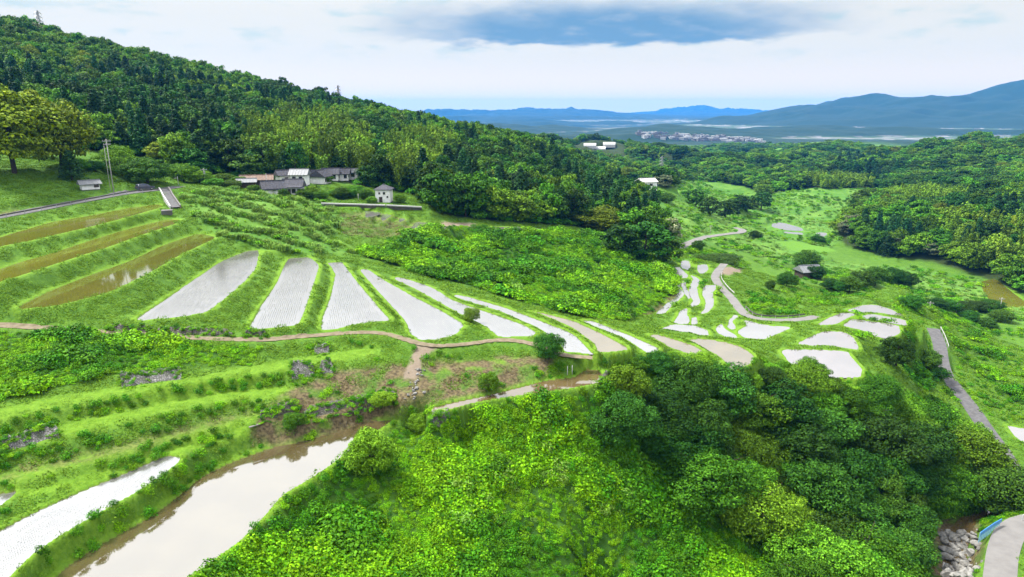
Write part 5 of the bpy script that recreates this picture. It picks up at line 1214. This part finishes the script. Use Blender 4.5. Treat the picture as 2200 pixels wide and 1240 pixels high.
def furniture():
    pole(245, 318, 416, 'tall concrete utility pole with two cross arms beside the road'); pole(238, 330, 413, 'slim slanting stay pole next to the tall utility pole', 0, rad=.065)
    pole(316, 318, 352, 'utility pole with cross arms against the dark trees behind the car', 2, r=212); pole(440, 358, 388, 'utility pole with a grey transformer near the hamlet', 1, r=222, transformer=True)
    pole(573, 362, 392, 'thin white pole standing in front of the rusty shed', 0, r=221, rad=.10, cat='pole'); pole(2053, 655, 677, 'utility pole at the left end of the stream hedge', 1, rad=.14); pole(2147, 645, 672, 'utility pole at the right end of the stream hedge', 1, rad=.14)
    pole(1997, 650, 664, 'short pole beside the ridge end bushes', 1, rad=.12); pole(770, 417, 431, 'short white post left of the storehouse', 0, rad=.10, cat='post', name='post'); pole(1526, 485, 503, 'thin pole beside the valley road', 1, rad=.12)
    e = pole(384, 382, 402, 'street lamp at the road junction', 0, rad=.07, mat='steel', cat='street lamp', name='street_lamp')
    m = MB(); m.tube([(0, 0, 2.2), (-.25, -.1, 2.42), (-.6, -.2, 2.45)], .035, 6); m.build('lamp_arm', M['steel'], e); m = MB(); m.box((-.75, -.22, 2.42), (.4, .18, .09)); m.build('lamp_head', M['white_paint'], e)
    pylon(158, 27, 575, 'tall lattice pylon rising from the top of the wooded hill'); pylon(745, 183, 505, 'small lattice pylon on the lower end of the hill crest'); pylon(1414, 335, 780, 'thin lattice pylon in front of the far wooded ridge')
    rail(lane_side('road', -2.15, 0, 31), 'dark brown guardrail along the road above the brown paddies', 'dark_steel', 'steel', .75, 4.0)
    rail(lane_side('concrete_lane', 1.6, 6, 17), 'dark and white guardrail on the upper bend of the concrete lane', 'white_paint', 'dark_steel', .6, 3.0); rail(lane_side('concrete_lane', 1.6, 22, 40), 'low guardrail along the lower curve of the concrete lane', 'dark_steel', 'white_paint', .6, 3.0)
    rail(lane_side('side_road', 1.7, 1, 11), 'white guardrail on the bend of the valley side road', 'white_paint', 'white_paint', .8, 3.0)
    rail([P(2104, 1157, 57.1), P(2118, 1147, 57.2), P(2134, 1136, 57.3), P(2150, 1127, 57.3)], 'bright blue railing at the edge of the bridge over the creek', 'blue_paint', 'pale_blue', .95, .55, (.07, .55), name='railing')
    rail([P(2196, 1118, 57.5), P(2215, 1114, 57.5)], 'short white railing at the far side of the bridge', 'white_paint', 'white_paint', .9, 1.0, name='railing')
    g = LANES['road']['w3']; k = 27; a, b = Vector(g[k]), Vector(g[k + 1]); car(PRg(312, 409) , math.atan2((b - a).y, (b - a).x))
    # ramp off the road
    rp = [P(*q) for q in ((352, 409, 20.5), (360, 420, 21.2), (368, 432, 21.9), (377, 446, 22.7))]; rp = [(x, y, max(z, H1(x, y) + .1)) for x, y, z in dense(rp, 4)]; strip('ramp', rp, .95, M['asphalt'], .10)
    for s, l in ((1, 'white kerb wall on the left of the ramp below the road'), (-1, 'white kerb wall on the right of the ramp below the road')):
        pts = []
        for k, p in enumerate(rp):
            a, b = Vector(rp[max(k - 1, 0)]), Vector(rp[min(k + 1, len(rp) - 1)]); n = Vector((-(b - a).y, (b - a).x, 0)).normalized(); pts.append(Vector(p) + n * s * 1.12)
        m = MB(); o = pts[0].copy()
        for a, b in zip(pts[:-1], pts[1:]):
            n = Vector((-(b - a).y, (b - a).x, 0)).normalized() * .14; lo, hi = Vector((0, 0, -1.2)), Vector((0, 0, .5))
            m.add([q - o for q in (a - n + lo, b - n + lo, b + n + lo, a + n + lo, a - n + hi, b - n + hi, b + n + hi, a + n + hi)], [(4, 5, 6, 7), (0, 1, 5, 4), (1, 2, 6, 5), (2, 3, 7, 6), (3, 0, 4, 7)])
        ob = m.build('kerb_wall', M['concrete'] if s == 1 else M['white_paint']); ob.location = o; tag(ob, l, 'kerb wall')
    g = ground(359, 462); m = MB(); m.box((0, 0, .5), (2.3, .5, 1.4), .5, .35); m.box((.1, .28, 1.1), (2.4, .3, .16), .5, .35); o = m.build('concrete_block', M['concrete']); o.location = g; tag(o, 'leaning grey concrete slab in the grass below the ramp', 'concrete slab')
    # retaining wall of the hamlet
    for x0, x1, y0, y1, yb0, yb1, r, l in ((690, 828, 436, 440, 441, 449, 208, 'long low retaining wall with a pale coping left of the storehouse'), (830, 906, 440, 444, 458, 460, 208, 'tall dark retaining wall with a pale coping below the storehouse')):
        n = 10; top = [Vector(PR(x0 + (x1 - x0) * k / n, y0 + (y1 - y0) * k / n, r)) for k in range(n + 1)]; o = top[0].copy(); e = empty('retaining_wall', o, 0, l, 'retaining wall'); w, c = MB(), MB()
        for a, b in zip(top[:-1], top[1:]):
            nn = Vector((-(b - a).y, (b - a).x, 0)).normalized(); hgt = (yb0 - y0) * r / F + .5
            for mb, t0, t1, z0, z1 in ((w, -.0, .5, -hgt, -.34), (c, -.08, .62, -.338, 0)):
                q = [a + nn * t0, b + nn * t0, b + nn * t1, a + nn * t1]
                mb.add([p - o + Vector((0, 0, z)) for z in (z0, z1) for p in q], [(4, 5, 6, 7), (0, 1, 5, 4), (1, 2, 6, 5), (2, 3, 7, 6), (3, 0, 4, 7)])
        w.build('wall', M['stone_dark'], e); c.build('coping', M['white_paint'], e)
    # stone walls showing through the terraces
    for a in ((262, 834, 392, 818, 36, 36, 'large pale grey stone wall in the weeds of the second terrace'), (628, 822, 676, 808, 34, 22, 'grey stone wall, left one of a pair below the dirt path', ), (688, 810, 716, 803, 22, 24, 'grey stone wall, right one of a pair below the dirt path'),
              (6, 978, 128, 945, 18, 26, 'weathered stone wall near the frame edge above the bright terrace'), (676, 764, 708, 758, 14, 12, 'small stone wall close under the dirt path'),
              (925, 913, 968, 905, 20, 22, 'whitish stone wall under the rim of the curved muddy paddy')):
        stone_patch(*a)
    for a in ((232, 712, 335, 717, 12, 10, 'dark low stone wall under the first white paddy'), (528, 724, 572, 722, 11, 9, 'dark low stone wall under the second white paddy'), (340, 720, 500, 726, 15, 12, 'mossy rubble wall along the dirt path under the first white paddy'),
              (560, 905, 640, 885, 16, 20, 'dark rubble bank above the big muddy paddy'), (655, 905, 850, 860, 22, 18, 'long dark rubble bank left of the spur'),
              (1288, 832, 1312, 815, 18, 16, 'rounded stone rim at the tip of the curved muddy paddy')):
        stone_patch(*a, mat='stone_dark')
    for px, py, l in ((1219, 806, 'left white pipe post on the bank above the curved muddy paddy'), (1229, 806, 'right white pipe post on the bank above the curved muddy paddy')): pole(px, py - 20, py, l, 0, rad=.06, mat='white_paint', cat='post', name='pipe_post')
    g0, g1 = ground(536, 925), ground(561, 916); d = g1 - g0; m = MB(); m.box((0, 0, .25), (d.length, .28, .09), math.atan2(d.y, d.x)); o = m.build('plank', M['concrete']); o.location = (g0 + g1) / 2; tag(o, 'pale wooden plank lying on the bank above the big muddy paddy', 'plank')
    # creek: dark water and its boulders
    cw = [P(*q) for q in ((2260, 1094, 62.4), (2160, 1102, 62.4), (2100, 1112, 62.5), (2062, 1150, 62.8), (2050, 1200, 63.0), (2040, 1290, 63.2))]
    strip('creek_water', dense(chaikin(cw, 2, False), 2), 1.3, W['ditch'], .10); M_dark = W['mud']
    g = random.Random(3); rocks = [rock_mesh(700 + k) for k in range(7)]
    for k in range(190):
        t = g.random(); px = 2022 + 84 * g.random() + 8 * t; py = 1120 + t * 125; q = ground(px, py)
        if q.z > CAM_Z - 57.4 or math.hypot(q.x, q.y) > 112: continue
        s = g.choice((.22, .28, .35, .45, .6, .85)); o = bpy.data.objects.new('creek_boulder', rocks[k % 7]); COL.objects.link(o); o.location = q + Vector((g.uniform(-.4, .4), g.uniform(-.4, .4), s * .3)); o.scale = (s, s, s * g.uniform(.7, 1.1)); o.rotation_euler = (g.uniform(-.3, .3), g.uniform(-.3, .3), g.uniform(0, 6.3))
        tag(o, 'grey boulder in the dry creek bed beside the bridge', 'boulder', 'boulders of the creek bed')
    for k in range(34):
        t = g.random(); px = 905 - 25 * t + g.gauss(0, 9); py = 790 + 75 * t; q = ground(px, py); s = g.choice((.12, .16, .2, .28)); o = bpy.data.objects.new('stone', rocks[k % 7]); COL.objects.link(o); o.location = q + Vector((0, 0, s * .4)); o.scale = (s, s, s); o.rotation_euler = (g.uniform(-.5, .5), g.uniform(-.5, .5), g.uniform(0, 6))
        tag(o, 'pale stone in the washed-out rubble of the spur below the path', 'stone', 'stones of the rubble spur')
    m = MB(); pts = [P(*q) for q in ((2172, 1240, 57.0), (2196, 1240, 57.0), (2230, 1160, 57.4), (2196, 1165, 57.3), (2180, 1195, 57.2))]
def PRg(px, py):
    g = ground(px, py); return Vector((g.x, g.y, max(g.z, g.z) + .06))
buildings(); furniture()
# ------------------------------------------------------------------ haze: one closed box of even pale air round camera and land, under the sky
def haze():
    m = bpy.data.materials.new('haze'); m.use_nodes = True; nt = m.node_tree; nt.nodes.clear()
    v = nt.nodes.new('ShaderNodeVolumePrincipled'); v.inputs['Color'].default_value = (.05, .335, .96, 1); v.inputs['Density'].default_value = HAZE_D; v.inputs['Anisotropy'].default_value = .1
    o = nt.nodes.new('ShaderNodeOutputMaterial'); nt.links.new(v.outputs[0], o.inputs['Volume'])
    zt = float(max(HZ.max(), CAM_Z)) + 45; zb = float(HZ.min()) - 1.0; s = 17500
    b = MB(); b.box((0, 0, (zt + zb) / 2), (2 * s, 2 * s, zt - zb)); ob = b.build('haze', m); tag(ob, 'thin bluish summer haze in the valley air', kind='stuff')
HAZE_D = 5.2e-5
haze()
named_trees(); near_wood(); woods(); rice(); cover_all()
for c in COVERS: print(c[0], len(c[2])); scatter(*c)
_g = np.random.default_rng(77); _p = np.array([[c.x, c.y, c.z - .25] for c in CREEP]) + _g.normal(0, .18, (len(CREEP), 3)) * np.array([1, 1, .4])
_s = _g.uniform(.25, .6, len(_p)); scatter('wall_creepers', 'creepers and weeds hanging over the stone walls', _p, np.stack([_g.normal(0, .3, len(_p)), _g.normal(0, .3, len(_p)), _g.uniform(0, 6.28, len(_p))], -1), np.stack([_s, _s, _s], -1), _g.integers(0, 5, len(_p)), P_KUDZU)
#@@END
